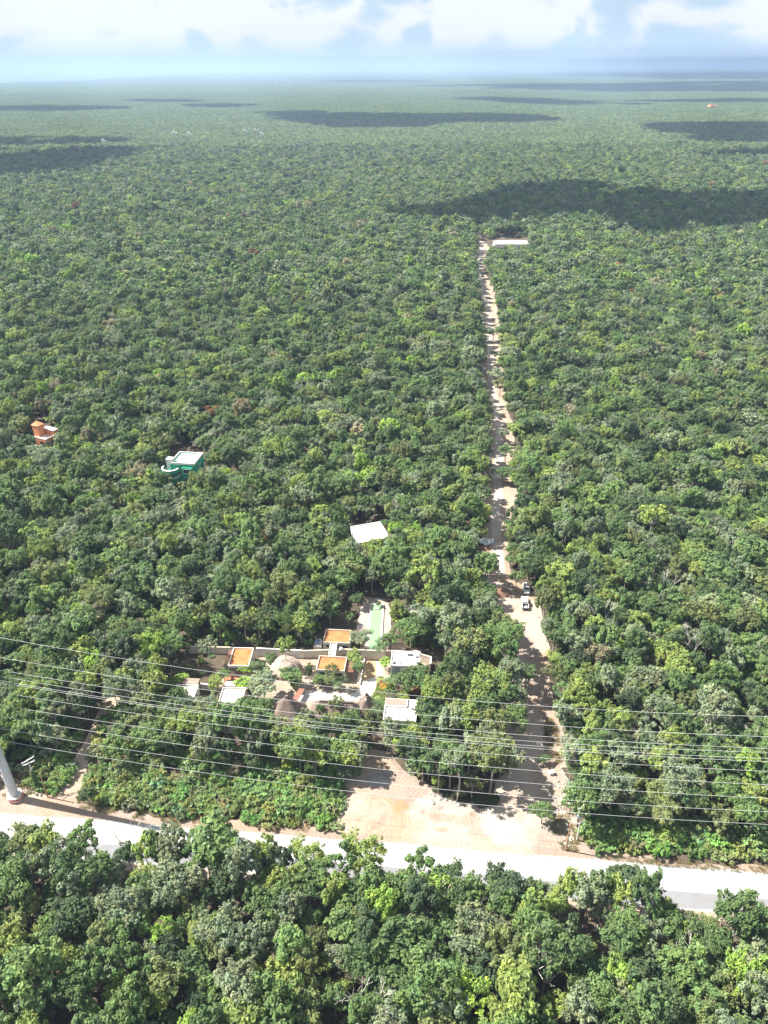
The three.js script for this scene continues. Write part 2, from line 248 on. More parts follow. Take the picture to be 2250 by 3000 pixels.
// ---------------------------------------------------------------- plants: crowns of leaf faces on real limbs
const leafShape = [[0, -1], [0.62, 0.05], [0, 1], [-0.62, 0.05]];
function leaves(out, c, n, up, size, col, rng, fold = 0.25) {
  const nrm = n.clone().normalize(), t = V(rng() - 0.5, rng() - 0.5, rng() - 0.5).cross(nrm).normalize(), b = nrm.clone().cross(t);
  const q = leafShape.map(([x, y], i) => V().copy(c).addScaledVector(t, x * size).addScaledVector(b, y * size).addScaledVector(nrm, i % 2 ? fold * size : 0));
  for (const [i, j, k] of [[0, 1, 2], [0, 2, 3]]) { const m = q[j].clone().sub(q[i]).cross(q[k].clone().sub(q[i])).normalize(); for (const s of [i, j, k]) { out.p.push(q[s].x, q[s].y, q[s].z); out.n.push(m.x, m.y, m.z); out.c.push(col[0], col[1], col[2]); } }
}
function toGeometry(o) { const g = new THREE.BufferGeometry(); g.setAttribute('position', new THREE.Float32BufferAttribute(o.p, 3)); g.setAttribute('normal', new THREE.Float32BufferAttribute(o.n, 3)); g.setAttribute('color', new THREE.Float32BufferAttribute(o.c, 3)); return g; }
const buffer = () => ({ p: [], n: [], c: [] });
// one crown in metres: its middle about (0, h - rise, 0); clumps ride on a dome, leaves on the outside of the clumps
function crownInto(out, rng, { h = 8, R = 2.7, flat = 0.62, clumps = 18, count = 2600, leaf = 0.2, spread = 0.42, hollow = 0, x0 = 0, z0 = 0, tint = null, twigs = 9, spray = 0.42 }) {
  const cy = h - R * flat * 1.15, list = [], ph = rng() * 6.283, lob = 0.1 + rng() * 0.22, lobes = 2 + Math.floor(rng() * 2);
  for (let i = 0; i < clumps; i++) {
    const t = (i + rng()) / clumps, el = Math.asin(1 - t * 1.25), az = i * 2.39996 + rng() * 0.9, k = (0.55 + rng() * 0.42) * (1 + lob * Math.cos(az * lobes + ph));
    list.push({ c: V(Math.cos(az) * Math.cos(el) * R * k, cy + Math.sin(el) * R * flat * k + (rng() - 0.5) * R * 0.3, Math.sin(az) * Math.cos(el) * R * k), r: R * (spread * (0.45 + rng() * 0.8)), tone: 0.8 + rng() * 0.4, hue: rng() - 0.5 });
  }
  for (const q of list) {                                      // each clump carries twigs round its outside, each twig a spray of leaves
    q.twigs = []; const n = Math.max(3, Math.round(twigs * (0.6 + rng() * 0.8)));
    for (let i = 0; i < n; i++) { const d = V(rng() * 2 - 1, rng() * 2 - 0.62, rng() * 2 - 1).normalize(), r = q.r * (0.55 + rng() * 0.55); q.twigs.push({ d, c: V(d.x * r, d.y * r * 0.78, d.z * r).add(q.c), s: spray * (0.6 + rng() * 0.8), tone: 0.8 + rng() * 0.4 }); }
  }
  for (let i = 0; i < count; i++) {
    const q = list[Math.floor(rng() * list.length)], w = q.twigs[Math.floor(rng() * q.twigs.length)];
    const d = V(rng() * 2 - 1, rng() * 2 - 0.8, rng() * 2 - 1); if (d.lengthSq() < 0.01) continue; d.normalize();
    const c = d.clone().multiplyScalar(w.s * Math.pow(rng(), 0.6)).add(w.c); if (hollow && rng() < hollow * 0.5) continue;
    const n = w.d.clone().multiplyScalar(0.45).addScaledVector(d, 0.4).add(V(rng() - 0.5, rng() * 0.8, rng() - 0.5));
    const v = q.tone * w.tone * (0.75 + rng() * 0.5), hue = q.hue * 0.2 + (rng() - 0.5) * 0.14;
    const col = [v * (1 + hue), v, v * (1 - hue)]; if (tint) for (let k = 0; k < 3; k++) col[k] *= tint[k];
    c.x += x0; c.z += z0; leaves(out, c, n, 1, leaf * (0.65 + rng() * 0.8), col, rng);
  }
  return list;
}
function limbs(rng, { h, R, list, lean = 0.4, thick = 0.15 }) {
  const fork = h * (0.42 + rng() * 0.14), lx = (rng() - 0.5) * lean, lz = (rng() - 0.5) * lean, top = V(lx, fork, lz), gs = [bar(V(0, -0.15, 0), V(lx * 0.5, fork * 0.55, lz * 0.4), thick * 1.25, thick, 7), bar(V(lx * 0.5, fork * 0.54, lz * 0.4), top, thick, thick * 0.8, 7)];
  for (const q of list) { const mid = top.clone().lerp(q.c, 0.5).add(V((rng() - 0.5) * 0.5, -0.2 + rng() * 0.3, (rng() - 0.5) * 0.5)); gs.push(bar(top, mid, thick * 0.5, thick * 0.34, 5), bar(mid, q.c, thick * 0.34, thick * 0.12, 5)); }
  return merge(gs);
}
const KINDS = [
  { shape: 'round-crowned', h: 8.0, R: 2.7, flat: 0.66, clumps: 20, spread: 0.4 },
  { shape: 'wide spreading', h: 7.6, R: 3.2, flat: 0.46, clumps: 26, spread: 0.33 },
  { shape: 'tall narrow', h: 9.4, R: 2.1, flat: 1.0, clumps: 18, spread: 0.44 },
  { shape: 'lumpy', h: 8.2, R: 2.8, flat: 0.6, clumps: 13, spread: 0.46 },
  { shape: 'fine-leaved', h: 8.4, R: 2.7, flat: 0.7, clumps: 30, spread: 0.28, leaf: 0.15, count: 3600 },
  { shape: 'ragged', h: 8.8, R: 2.6, flat: 0.8, clumps: 15, spread: 0.36, hollow: 0.5 },
  { shape: 'large-leaved', h: 8.0, R: 2.6, flat: 0.65, clumps: 17, spread: 0.42, leaf: 0.33, count: 1500 },
  { shape: 'open-branched', h: 8.6, R: 2.9, flat: 0.6, clumps: 22, spread: 0.22, hollow: 0.35, count: 1700 },
  { shape: 'twin-topped', h: 8.6, R: 2.7, flat: 0.85, clumps: 12, spread: 0.34 },
  { shape: 'shaggy', h: 8.2, R: 2.9, flat: 0.7, clumps: 34, spread: 0.24, leaf: 0.24, count: 2400 },
  { shape: 'low domed', h: 7.0, R: 3.0, flat: 0.55, clumps: 24, spread: 0.32, leaf: 0.17, count: 3400 },
  { shape: 'pointed', h: 9.6, R: 2.3, flat: 1.15, clumps: 20, spread: 0.32 },
];
const bark = surface([0.30, 0.265, 0.225], { spread: 0.7, k: 5, k2: 40, metres: 1.5, n: 128 });
const paleBark = surface([0.46, 0.43, 0.39], { spread: 0.5, k: 5, k2: 40, metres: 1.5, n: 128, seed: 4 });
const models = KINDS.map((k, i) => {
  const rng = rngOf(100 + i), o = buffer(), list = crownInto(o, rng, { count: 3000, leaf: 0.2, ...k });
  const crown = toGeometry(o), trunk = metreUV(limbs(rng, { ...k, list, thick: 0.13 }));
  // a coarser one for trees far off
  const f = buffer(); crownInto(f, rngOf(100 + i), { ...k, count: 420, leaf: (k.leaf ?? 0.2) * 2.2, twigs: 6, spray: 0.5 });
  return { ...k, crown, trunk, coarse: toGeometry(f) };
});
const leafMaterial = (r, g, b) => new THREE.MeshPhysicalMaterial({ color: new THREE.Color().setRGB(r, g, b), vertexColors: true, roughness: 0.9, transmission: 0.4, thickness: 0, side: THREE.DoubleSide, specularIntensity: 0.6, clearcoat: 0.22, clearcoatRoughness: 0.4 });
const GREENS = [
  { word: 'deep green', c: [0.099, 0.168, 0.048], w: 0.21 }, { word: 'mid green', c: [0.143, 0.230, 0.063], w: 0.26 }, { word: 'yellow-green', c: [0.241, 0.312, 0.067], w: 0.14 },
  { word: 'grey-green', c: [0.218, 0.267, 0.143], w: 0.18 }, { word: 'olive green', c: [0.185, 0.226, 0.070], w: 0.11 }, { word: 'very dark green', c: [0.067, 0.113, 0.041], w: 0.06 },
  { word: 'lime green', c: [0.263, 0.398, 0.058], w: 0.027 }, { word: 'russet', c: [0.291, 0.148, 0.056], w: 0.002 }, { word: 'straw-coloured', c: [0.325, 0.291, 0.162], w: 0.01 },
];
for (const g of GREENS) g.m = leafMaterial(...g.c);
const white = leafMaterial(1, 1, 1);
function pickGreen(r, x, z) { const s = fbm(x * 0.03 + 7, z * 0.03, 3); let t = clamp(r + (s - 0.5) * 0.25, 0, 0.9999), a = 0; for (let i = 0; i < GREENS.length; i++) { a += GREENS[i].w; if (t < a) return i; } return 0; }

// ---------------------------------------------------------------- the forest
const plots = [];
{
  const rng = rngOf(7);
  const wedge = (x, z, k, e) => Math.abs(x) < -z * k + e;
  const put = (x, z, s, sy, kind, green, near) => plots.push({ x, z, s, sy, kind, green, near, turn: rng() * 6.283, v: 0.75 + rng() * 0.5, q: rng(), ex: 0.8 + rng() * 0.45, ez: 0.8 + rng() * 0.45 });
  const tryPut = (x, z, s, sy, near) => {
    const kind = Math.floor(rng() * models.length), m = models[kind], h = m.h * s * sy, R = m.R * s, green = pickGreen(rng(), x, z);
    const zf = roadFar(x); if (z > zf - 0.5 && z < zf + ROAD_W + 0.6) return;
    const [cx, cy, cz] = seen(x, h * 0.72, z), [bx0, by0] = seen(x, 0, z);
    if (z > -830 && (blocked(cx, cy, R * F / cz) || blocked(bx0, by0, 5))) return;
    put(x, z, s, sy, kind, green, near);
  };
  const sp = 3.7;
  for (let z = -42; z > -470; z -= sp) for (let x = -330; x < 330; x += sp) {
    const X = x + (rng() - 0.5) * sp * 0.95, Z = z + (rng() - 0.5) * sp * 0.95, s = 0.66 + rng() * 0.5 + (rng() < 0.12 ? 0.3 : 0); if (!wedge(X, Z, 0.56, 34)) continue;
    tryPut(X, Z, s, (Z > roadFar(X) ? 1.12 : 0.95) + rng() * 0.36, true);
    if (rng() < 0.6) tryPut(X + 1.8, Z + 1.8, 0.4 + rng() * 0.3, 0.75, true);
  }
  const sp2 = 4.3;
  for (let z = -470; z > -1500; z -= sp2) for (let x = -900; x < 900; x += sp2) {
    const X = x + (rng() - 0.5) * sp2, Z = z + (rng() - 0.5) * sp2, s = 0.82 + rng() * 0.5 + (rng() < 0.1 ? 0.3 : 0); if (!wedge(X, Z, 0.55, 30)) continue;
    tryPut(X, Z, s, 0.95 + rng() * 0.35, false);
  }
}
const forest = new THREE.Group(); forest.name = 'forest'; forest.userData = { kind: 'stuff', label: 'dense tropical forest canopy reaching to the horizon', category: 'forest' }; scene.add(forest);
// the trees that show largest stand for themselves
for (const p of plots) { const m = models[p.kind], [px, py, zz] = seen(p.x, m.h * p.s * p.sy * 0.72, p.z), r = m.R * p.s * F / zz; p.r = p.near && px > -r && px < 2250 + r && py > 0 && py < 3000 + r * 0.5 ? r : 0; p.px = px; p.py = py; }
const bySize = plots.filter((p) => p.r > 0).sort((a, b) => b.r - a.r).slice(0, 285);
const landmarks = [['the steel pylon', G(46, 2335)], ['the forest track', G(230, 2250)], ['the bushy verge', G(750, 2380)], ['the sandy clearing', G(1200, 2400)], ['the leaning trunk', G(1340, 2330)], ['the dirt road mouth', G(1580, 2330)], ['the transformer pole', G(1690, 2455)], ['the overgrown verge', G(1950, 2510)], ['the bare lane', G(2230, 2600)], ['the terrace house', G(1180, 2110)], ['the thatched pavilions', G(950, 2120)], ['the grey-roofed cottages', G(600, 2090)]];
for (const p of bySize) {
  p.own = true;
  const m = models[p.kind], g = GREENS[p.green], ahead = p.z > roadFar(p.x), d = ahead ? p.z - roadFar(p.x) - ROAD_W : 0;
  let best = null, bd = 1e9; for (const [n, q] of landmarks) { const e = Math.hypot(q.x - p.x, (q.z - p.z) * (ahead ? 0.25 : 1)); if (e < bd) { bd = e; best = n; } }
  const row = ahead ? (d < 5 ? 'at the road edge' : d < 10 ? 'in the second row' : d < 17 ? 'deeper in the wood' : 'far back in the wood') + ', across from ' + best : (bd < 14 ? 'close by ' : 'in the wood near ') + best;
  const size = p.s > 1.1 ? 'big ' : p.s < 0.68 ? 'small ' : '';
  const t = thing('forest_tree', `${size}${m.shape} ${g.word} tree ${row}`, 'tree', p.x, 0, p.z, p.turn, 'trees of the forest');
  t.scale.set(p.s * p.ex, p.s * p.sy, p.s * p.ez);
  part(t, 'trunk', m.trunk, p.q > 0.6 ? paleBark : bark); part(t, 'crown', m.crown, g.m);
}
function mass(name, geo, list, tintOf, scaleOf, mat = white) {
  const im = new THREE.InstancedMesh(geo, mat, list.length), M = new THREE.Matrix4(), Q = new THREE.Quaternion(), Y = V(0, 1, 0), col = new THREE.Color(); im.name = name; im.userData.kind = 'stuff';
  list.forEach((p, i) => { Q.setFromAxisAngle(Y, p.turn); M.compose(V(p.x, p.y ?? 0, p.z), Q, scaleOf(p)); im.setMatrixAt(i, M); if (!tintOf) return; const c = tintOf(p); col.setRGB(c[0], c[1], c[2]); im.setColorAt(i, col); });
  im.castShadow = im.receiveShadow = true; forest.add(im); return im;
}
const ofPlot = (p) => GREENS[p.green].c.map((c) => c * p.v), sizeOf = (p) => V(p.s * p.ex, p.s * p.sy, p.s * p.ez);
models.forEach((m, i) => {
  const close = plots.filter((p) => !p.own && p.near && p.kind === i);
  mass('tree_mass', m.crown, close, ofPlot, sizeOf); mass('trunk_mass', m.trunk, close, null, sizeOf, bark);
  mass('tree_mass', m.coarse, plots.filter((p) => !p.near && p.kind === i), ofPlot, sizeOf);
});
{ // beyond a kilometre and a half: stands of trees, set out whole
  const stands = [];
  for (let k = 0; k < 6; k++) {
    const rng = rngOf(900 + k), o = buffer(), S = 84, n = 13;
    for (let i = 0; i < n; i++) for (let j = 0; j < n; j++) {
      const x = (i + 0.5 + (rng() - 0.5) * 0.9) / n * S - S / 2, z = (j + 0.5 + (rng() - 0.5) * 0.9) / n * S - S / 2, q = models[Math.floor(rng() * models.length)], s = 1.05 + rng() * 0.75, g = GREENS[pickGreen(rng(), x + k * 300, z)];
      crownInto(o, rng, { h: q.h * (0.8 + rng() * 0.45), R: q.R * s, flat: q.flat, clumps: 7, spread: 0.5, count: 46, leaf: 0.95, twigs: 4, spray: 0.8, x0: x, z0: z, tint: g.c });
    }
    stands.push(toGeometry(o));
  }
  const rng = rngOf(31), lists = stands.map(() => []);
  const ring = (z0, z1, step, s, sy) => { for (let z = z0; z > z1; z -= step) for (let x = -Math.ceil((-z * 0.56 + 100) / step) * step; x < -z * 0.56 + 100; x += step) { const X = x + (rng() - 0.5) * step * 0.2, Z = z + (rng() - 0.5) * step * 0.2, [px, py] = seen(X, 8, Z); if (inPoly(seaLine, px, py)) { rng(); continue; } lists[Math.floor(rng() * 6)].push({ x: X, z: Z, turn: Math.floor(rng() * 4) * Math.PI / 2 + (rng() - 0.5) * 0.2, s, sy, v: 0.9 + rng() * 0.2 }); } };
  ring(-1535, -5200, 76, 1, 1); ring(-5260, -15000, 150, 2, 1.15); ring(-15100, -42000, 380, 5, 1.6);
  stands.forEach((g, i) => mass('stand_of_trees', g, lists[i], (p) => [p.v, p.v, p.v], (p) => V(p.s, p.sy, p.s)));
}
console.log('plots', plots.length);

// ---------------------------------------------------------------- clouds whose shadows lie on the forest
{
  const mat = plain(0.85, 0.86, 0.88, 1), ball = new THREE.IcosahedronGeometry(1, 2);
  const patches = [
    [900, [[1180, 628], [1330, 600], [1500, 560], [1560, 543], [1660, 540], [1760, 553], [1840, 562], [1960, 577], [2260, 570], [2420, 590], [2400, 660], [2250, 662], [2130, 680], [1900, 684], [1760, 660], [1650, 640], [1500, 640], [1350, 645]]],
    [1000, [[730, 327], [860, 325], [1125, 330], [1350, 332], [1600, 340], [1650, 349], [1500, 358], [1350, 372], [1125, 373], [1000, 370], [840, 352]]],
    [1000, [[1890, 366], [1980, 358], [2250, 358], [2420, 360], [2420, 415], [2250, 420], [2150, 418], [2040, 408], [1950, 385]]],
    [950, [[-120, 400], [110, 400], [260, 403], [370, 407], [375, 416], [210, 424], [-120, 424]]],
    [900, [[-120, 478], [120, 450], [300, 436], [460, 428], [420, 445], [210, 502], [100, 512], [-120, 520]]],
    [1100, [[355, 292], [500, 291], [590, 294], [560, 300], [400, 299]]],
    [1100, [[-100, 314], [120, 309], [220, 310], [350, 312], [360, 318], [180, 326], [-100, 328]]],
    [1100, [[540, 306], [700, 303], [760, 308], [690, 316], [560, 314]]],
    [1250, [[1210, 252], [1400, 248], [1600, 245], [1900, 242], [2300, 238], [2500, 240], [2500, 268], [2250, 268], [1900, 270], [1700, 266], [1450, 258]]],
    [1200, [[1320, 288], [1420, 284], [1600, 290], [1760, 296], [1900, 305], [1700, 308], [1500, 302]]],
    [1200, [[1810, 296], [2000, 290], [2250, 286], [2450, 286], [2450, 298], [2250, 299], [2000, 300]]],
    [1050, [[1990, 456], [2250, 440], [2400, 440], [2400, 460], [2150, 462]]],
    [2700, [[1650, 218], [2000, 213], [2500, 208], [2500, 229], [2100, 231], [1750, 226]]],
    [1500, [[900, 238], [1050, 236], [1230, 236], [1240, 241], [1000, 242]]],
  ];
  patches.forEach(([alt, poly], n) => {
    const rng = rngOf(500 + n), g = poly.map(([x, y]) => { const p = G(x, y, 8), k = (alt - 8) / SUN.y; return [p.x + SUN.x * k, p.z + SUN.z * k]; });
    const b = bounds(g), w = b[2] - b[0], d = b[3] - b[1], step = Math.sqrt(w * d / 260), list = [], cx = (b[0] + b[2]) / 2, cz = (b[1] + b[3]) / 2;
    for (let x = b[0]; x <= b[2]; x += step) for (let z = b[1]; z <= b[3]; z += step) {
      const X = x + (rng() - 0.5) * step, Z = z + (rng() - 0.5) * step; if (!inPoly(g, X, Z) || noise(X / step / 3 + n, Z / step / 2.2) < 0.12 + 0.3 * (1 - smooth(0, step * 3, edgeDist(g, X, Z)))) continue;
      const e = edgeDist(g, X, Z), r = step * (0.75 + rng() * 0.5), q = ball.clone(); q.scale(r, r * (0.35 + 0.4 * smooth(0, step * 3, e)), r); q.translate(X - cx, r * 0.3 * rng(), Z - cz); list.push(q);
    }
    if (!list.length) return;
    const o = structure('cloud', merge(list), mat); o.position.set(cx, alt, cz);
  });
}

// ---------------------------------------------------------------- building parts
const A = (x, y) => [900 + x / 4.1475, 1740 + y / 4.1475], B = (x, y) => [500 + x / 4.1475, 1840 + y / 4.1475], C = (x, y) => [780 + x / 3.456, 1980 + y / 3.456];   // three enlarged survey sheets
const stucco = surface([0.52, 0.46, 0.38], { spread: 0.22, k: 4, k2: 50, metres: 5 });
const whiteWall = surface([0.66, 0.635, 0.59], { spread: 0.18, k: 4, k2: 60, metres: 5, seed: 2 });
const whiteRoof = surface([0.5, 0.495, 0.49], { spread: 0.2, k: 5, k2: 40, metres: 5, seed: 3 });
const greyRoof = surface([0.36, 0.335, 0.31], { spread: 0.35, k: 4, k2: 30, metres: 6, seed: 8 });
const orangeRoof = surface([0.38, 0.15, 0.052], { spread: 0.75, k: 3, k2: 34, metres: 6, seed: 6 });
const timber = surface([0.2, 0.115, 0.085], { spread: 0.6, k: 6, k2: 60, metres: 2, n: 128 });
const redTimber = surface([0.27, 0.125, 0.09], { spread: 0.6, k: 6, k2: 60, metres: 2, n: 128, seed: 3 });
const greyTimber = surface([0.3, 0.225, 0.185], { spread: 0.6, k: 6, k2: 60, metres: 2, n: 128, seed: 7 });
const glass = new THREE.MeshPhysicalMaterial({ color: new THREE.Color().setRGB(0.03, 0.035, 0.04), roughness: 0.08 });
const darkMetal = plain(0.05, 0.05, 0.055, 0.5, { metalness: 0.6 }), steel = plain(0.55, 0.57, 0.6, 0.45, { metalness: 0.4 });
function rect(px, h) {                                          // a roof's four survey corners (far left, far right, near right, near left) as one true rectangle
  const q = px.map(([x, y]) => G(x, y, h)), c = q.reduce((a, p) => a.add(p), V(0, 0, 0)).multiplyScalar(0.25);
  const ex = q[1].clone().sub(q[0]).add(q[2].clone().sub(q[3])).multiplyScalar(0.5), ez = q[3].clone().sub(q[0]).add(q[2].clone().sub(q[1])).multiplyScalar(0.5);
  return { x: c.x, z: c.z, w: ex.length(), d: ez.length(), turn: Math.atan2(-ex.z, ex.x) };
}
function windowOn(t, side, along, y, w, h, { mull = 0, frame = darkMetal, pane = glass } = {}) {   // side: 0 near, 1 right, 2 far, 3 left
  const off = side % 2 ? t.userData.w / 2 : t.userData.d / 2, turn = [0, Math.PI / 2, Math.PI, -Math.PI / 2][side];
  const place = (g) => g.rotateY(turn).translate(Math.sin(turn) * off + Math.cos(turn) * along, y, Math.cos(turn) * off - Math.sin(turn) * along);
  const bars = [bx(w + 0.12, 0.07, 0.16, 0, h / 2, 0.02), bx(w + 0.12, 0.07, 0.2, 0, -h / 2, 0.04), bx(0.07, h - 0.08, 0.16, -w / 2, 0, 0.02), bx(0.07, h - 0.08, 0.16, w / 2, 0, 0.02)];
  for (let i = 1; i <= mull; i++) bars.push(bx(0.05, h - 0.1, 0.12, -w / 2 + w * i / (mull + 1), 0, 0.01));
  const o = part(t, 'window', place(merge(bars)), frame); part(o, 'pane', place(bx(w - 0.07, h - 0.07, 0.06, 0, 0, 0)), pane); return o;
}
function flatHouse(name, label, px, h, { wall = stucco, roof = orangeRoof, cap = wall, lip = 0.42, grow = 0, category = 'house' } = {}) {
  const r = rect(px, h), w = r.w + grow, d = r.d + grow, t = thing(name, label, category, r.x, 0, r.z, r.turn);
  part(t, 'wall', metreUV(bx(w, h - lip, d, 0, (h - lip) / 2 - 0.02, 0)), wall);
  const s = part(t, 'roof', metreUV(bx(w - 0.36, 0.08, d - 0.36, 0, h - lip + 0.03, 0)), roof);
  part(s, 'parapet', metreUV(merge([bx(w + 0.06, lip + 0.03, 0.2, 0, h - lip / 2, d / 2 - 0.07), bx(w + 0.06, lip + 0.03, 0.2, 0, h - lip / 2, -d / 2 + 0.07), bx(0.2, lip + 0.03, d - 0.345, w / 2 - 0.07, h - lip / 2, 0), bx(0.2, lip + 0.03, d - 0.345, -w / 2 + 0.07, h - lip / 2, 0)])), cap);
  t.userData.w = w; t.userData.d = d; t.userData.h = h; return t;
}
function slatRoof(name, label, px, h, n, mat, { lengthwise = false, posts = true, category = 'pergola', slat = 0.6 } = {}) {
  const r = rect(px, h), t = thing(name, label, category, r.x, 0, r.z, r.turn), span = lengthwise ? r.w : r.d;
  const g = lengthwise ? bx(span / n * slat, 0.07, r.d, 0, 0, 0) : bx(r.w, 0.07, span / n * slat, 0, 0, 0); metreUV(g);
  for (let i = 0; i < n; i++) { const s = part(t, 'slat', g, mat), o = -span / 2 + span * (i + 0.5) / n; s.position.set(lengthwise ? o : 0, h + ((i * 7) % 3) * 0.012, lengthwise ? 0 : o); }
  const beam = lengthwise ? bx(r.w, 0.14, 0.12) : bx(0.12, 0.14, r.d);
  for (const k of [-1, 1]) { const b = part(t, 'beam', beam, mat); b.position.set(lengthwise ? 0 : k * (r.w / 2 - 0.15), h - 0.11, lengthwise ? k * (r.d / 2 - 0.15) : 0); }
  if (posts) for (const i of [-1, 1]) for (const k of [-1, 1]) { const p = part(t, 'post', bx(0.13, h - 0.18, 0.13), mat); p.position.set(i * (r.w / 2 - 0.15), (h - 0.18) / 2, k * (r.d / 2 - 0.15)); }
  return t;
}
function onRoof(t, x, z) { const c = Math.cos(t.rotation.y), s = Math.sin(t.rotation.y); return V(t.position.x + x * c + z * s, t.userData.h - 0.42 + 0.07, t.position.z - x * s + z * c); }
function condenser(p, turn, label, w = 0.8) {
  const t = thing('air_conditioner', label, 'air conditioner', p.x, p.y, p.z, turn, 'rooftop air conditioners');
  part(t, 'casing', bx(w, 0.62, 0.42, 0, 0.37, 0), plain(0.62, 0.62, 0.6, 0.6)); part(t, 'fan_grille', new THREE.CylinderGeometry(0.24, 0.24, 0.04, 18).rotateX(Math.PI / 2).translate(0.08, 0.37, 0.225), darkMetal); part(t, 'foot', merge([bx(0.06, 0.06, 0.5, -w / 3, 0.03, 0), bx(0.06, 0.06, 0.5, w / 3, 0.03, 0)]), darkMetal); return t;
}

// ---------------------------------------------------------------- the walled compound
const courtSand = surface([0.27, 0.215, 0.165], { spread: 0.6, k: 6, k2: 70, metres: 14, n: 512, seed: 11 });
const whitePath = surface([0.45, 0.42, 0.385], { spread: 0.22, k: 5, k2: 70, metres: 8, seed: 12 });
const paving = surface([0.3, 0.255, 0.225], { spread: 0.45, k: 8, k2: 60, metres: 6, seed: 13 });
const turf = surface([0.15, 0.19, 0.05], { spread: 0.6, k: 7, k2: 100, metres: 6, seed: 14 });
structure('courtyard_ground', sheet(ragged(groundPx([[640, 2010], [655, 1985], [720, 1975], [752, 1930], [800, 1912], [930, 1915], [1050, 1905], [1160, 1905], [1262, 1935], [1230, 2000], [1160, 2010], [1120, 2050], [1060, 2075], [900, 2085], [780, 2060], [740, 2020]]), 1, 2), 0.005), courtSand);
structure('white_path', sheet(groundPx([A(690, 1050), A(845, 1000), A(835, 1140), A(790, 1215), A(740, 1280), A(560, 1300), A(300, 1290), A(0, 1300), A(-130, 1330), A(-130, 1190), A(0, 1165), A(300, 1190), A(520, 1215), A(600, 1195), A(640, 1130)]), 0.014, 2), whitePath);
structure('white_path', sheet(groundPx([A(845, 815), A(905, 820), A(925, 1000), A(850, 1000), A(835, 1000)]), 0.014), whitePath);
structure('driveway', sheet(ragged(groundPx([A(700, 805), A(848, 815), A(836, 1040), A(680, 1055)]), 0.3, 1), 0.010), surface([0.34, 0.24, 0.14], { spread: 0.6, k: 5, k2: 50, metres: 6, seed: 15 }));
structure('lawn', sheet(groundPx([A(850, 1000), A(925, 1000), A(945, 1110), A(965, 1210), A(945, 1300), A(830, 1330), A(750, 1285), A(800, 1215), A(838, 1130)]), 0.020, 1), turf);
structure('pool_terrace', sheet(ragged(groundPx([A(690, 40), A(800, 40), A(965, 60), A(1030, 250), A(1000, 600), A(985, 690), A(700, 690), A(690, 480), A(600, 420), A(640, 200)]), 0.6, 1), 0.012), paving);
const backWall = [];
function wallRun(label, a, b, h = 2.7, thick = 0.25, mat = stucco) {
  const p = G(a[0], a[1], h), q = G(b[0], b[1], h), l = p.distanceTo(q), t = thing('garden_wall', label, 'wall', (p.x + q.x) / 2, 0, (p.z + q.z) / 2, Math.atan2(-(q.z - p.z), q.x - p.x), 'compound walls');
  part(t, 'wall', metreUV(bx(l, h - 0.12, thick, 0, (h - 0.12) / 2, 0)), mat); part(t, 'coping', metreUV(bx(l + 0.03, 0.1, thick + 0.08, 0, h - 0.06, 0)), mat); return t;
}
wallRun('low pale wall running left behind the orange-roofed cottage', [548, 1893], [684, 1896], 2.3);
wallRun('pale garden wall between cottage and round tent, under trees', [750, 1898], [884, 1905], 2.6, 0.25, whiteWall);
wallRun('stucco wall in front of the house by the pool', A(-60, 688), A(470, 668), 2.5);
wallRun('smooth beige wall closing the end of the swimming pool', A(470, 668), A(950, 690), 3.1);
wallRun('brown-stained wall joining the pool wall to the white house', A(950, 690), A(1030, 692), 3.1, 0.25, greyTimber);
wallRun('beige wall behind the white house, running to the corner post', A(1380, 728), A(1510, 765), 2.7);
wallRun('short white wall running forward from the corner post', A(1505, 768), A(1498, 850), 2.7, 0.25, whiteWall);
wallRun('low white kerb wall along the sandy driveway', A(697, 780), A(640, 1085), 0.55, 0.2, whiteWall);
wallRun('white terrace wall below the timber-roofed cottage', B(355, 672), B(520, 690), 1.6, 0.3, whiteWall);

const poolHouse = flatHouse('flat_roofed_house', 'orange-roofed house with leaf shadows beside the green pool', [A(228, 425), A(535, 440), A(520, 598), A(188, 583)], 3.6);
windowOn(poolHouse, 0, -1.9, 2.35, 1.3, 0.6); windowOn(poolHouse, 0, 2.1, 2.3, 1.6, 0.65); windowOn(poolHouse, 1, 0.4, 2.2, 1.2, 0.8);
const gardenHouse = flatHouse('flat_roofed_house', 'orange-roofed house at the near end of the roof walkway', [A(150, 750), A(480, 765), A(455, 940), A(105, 915)], 3.6);
windowOn(gardenHouse, 0, -2, 2.45, 1.3, 0.6); windowOn(gardenHouse, 0, 2.0, 2.4, 1.7, 0.7); windowOn(gardenHouse, 1, 0, 2.2, 1.2, 0.8);
{
  const r = rect([A(290, 590), A(360, 592), A(332, 770), A(262, 768)], 3.2), t = thing('roof_walkway', 'narrow concrete walkway bridging the two orange roofs', 'walkway', r.x, 0, r.z, r.turn);
  part(t, 'deck', metreUV(bx(r.w, 0.18, r.d, 0, 3.14, 0)), greyRoof); for (const k of [-1, 1]) part(t, 'kerb', metreUV(bx(0.14, 0.42, r.d, k * (r.w / 2 + 0.075), 3.26, 0)), whiteWall);
  for (const k of [-1, 1]) part(t, 'pillar', metreUV(bx(0.25, 3.04, 0.25, k * 0.5, 1.52, 0)), stucco);
}
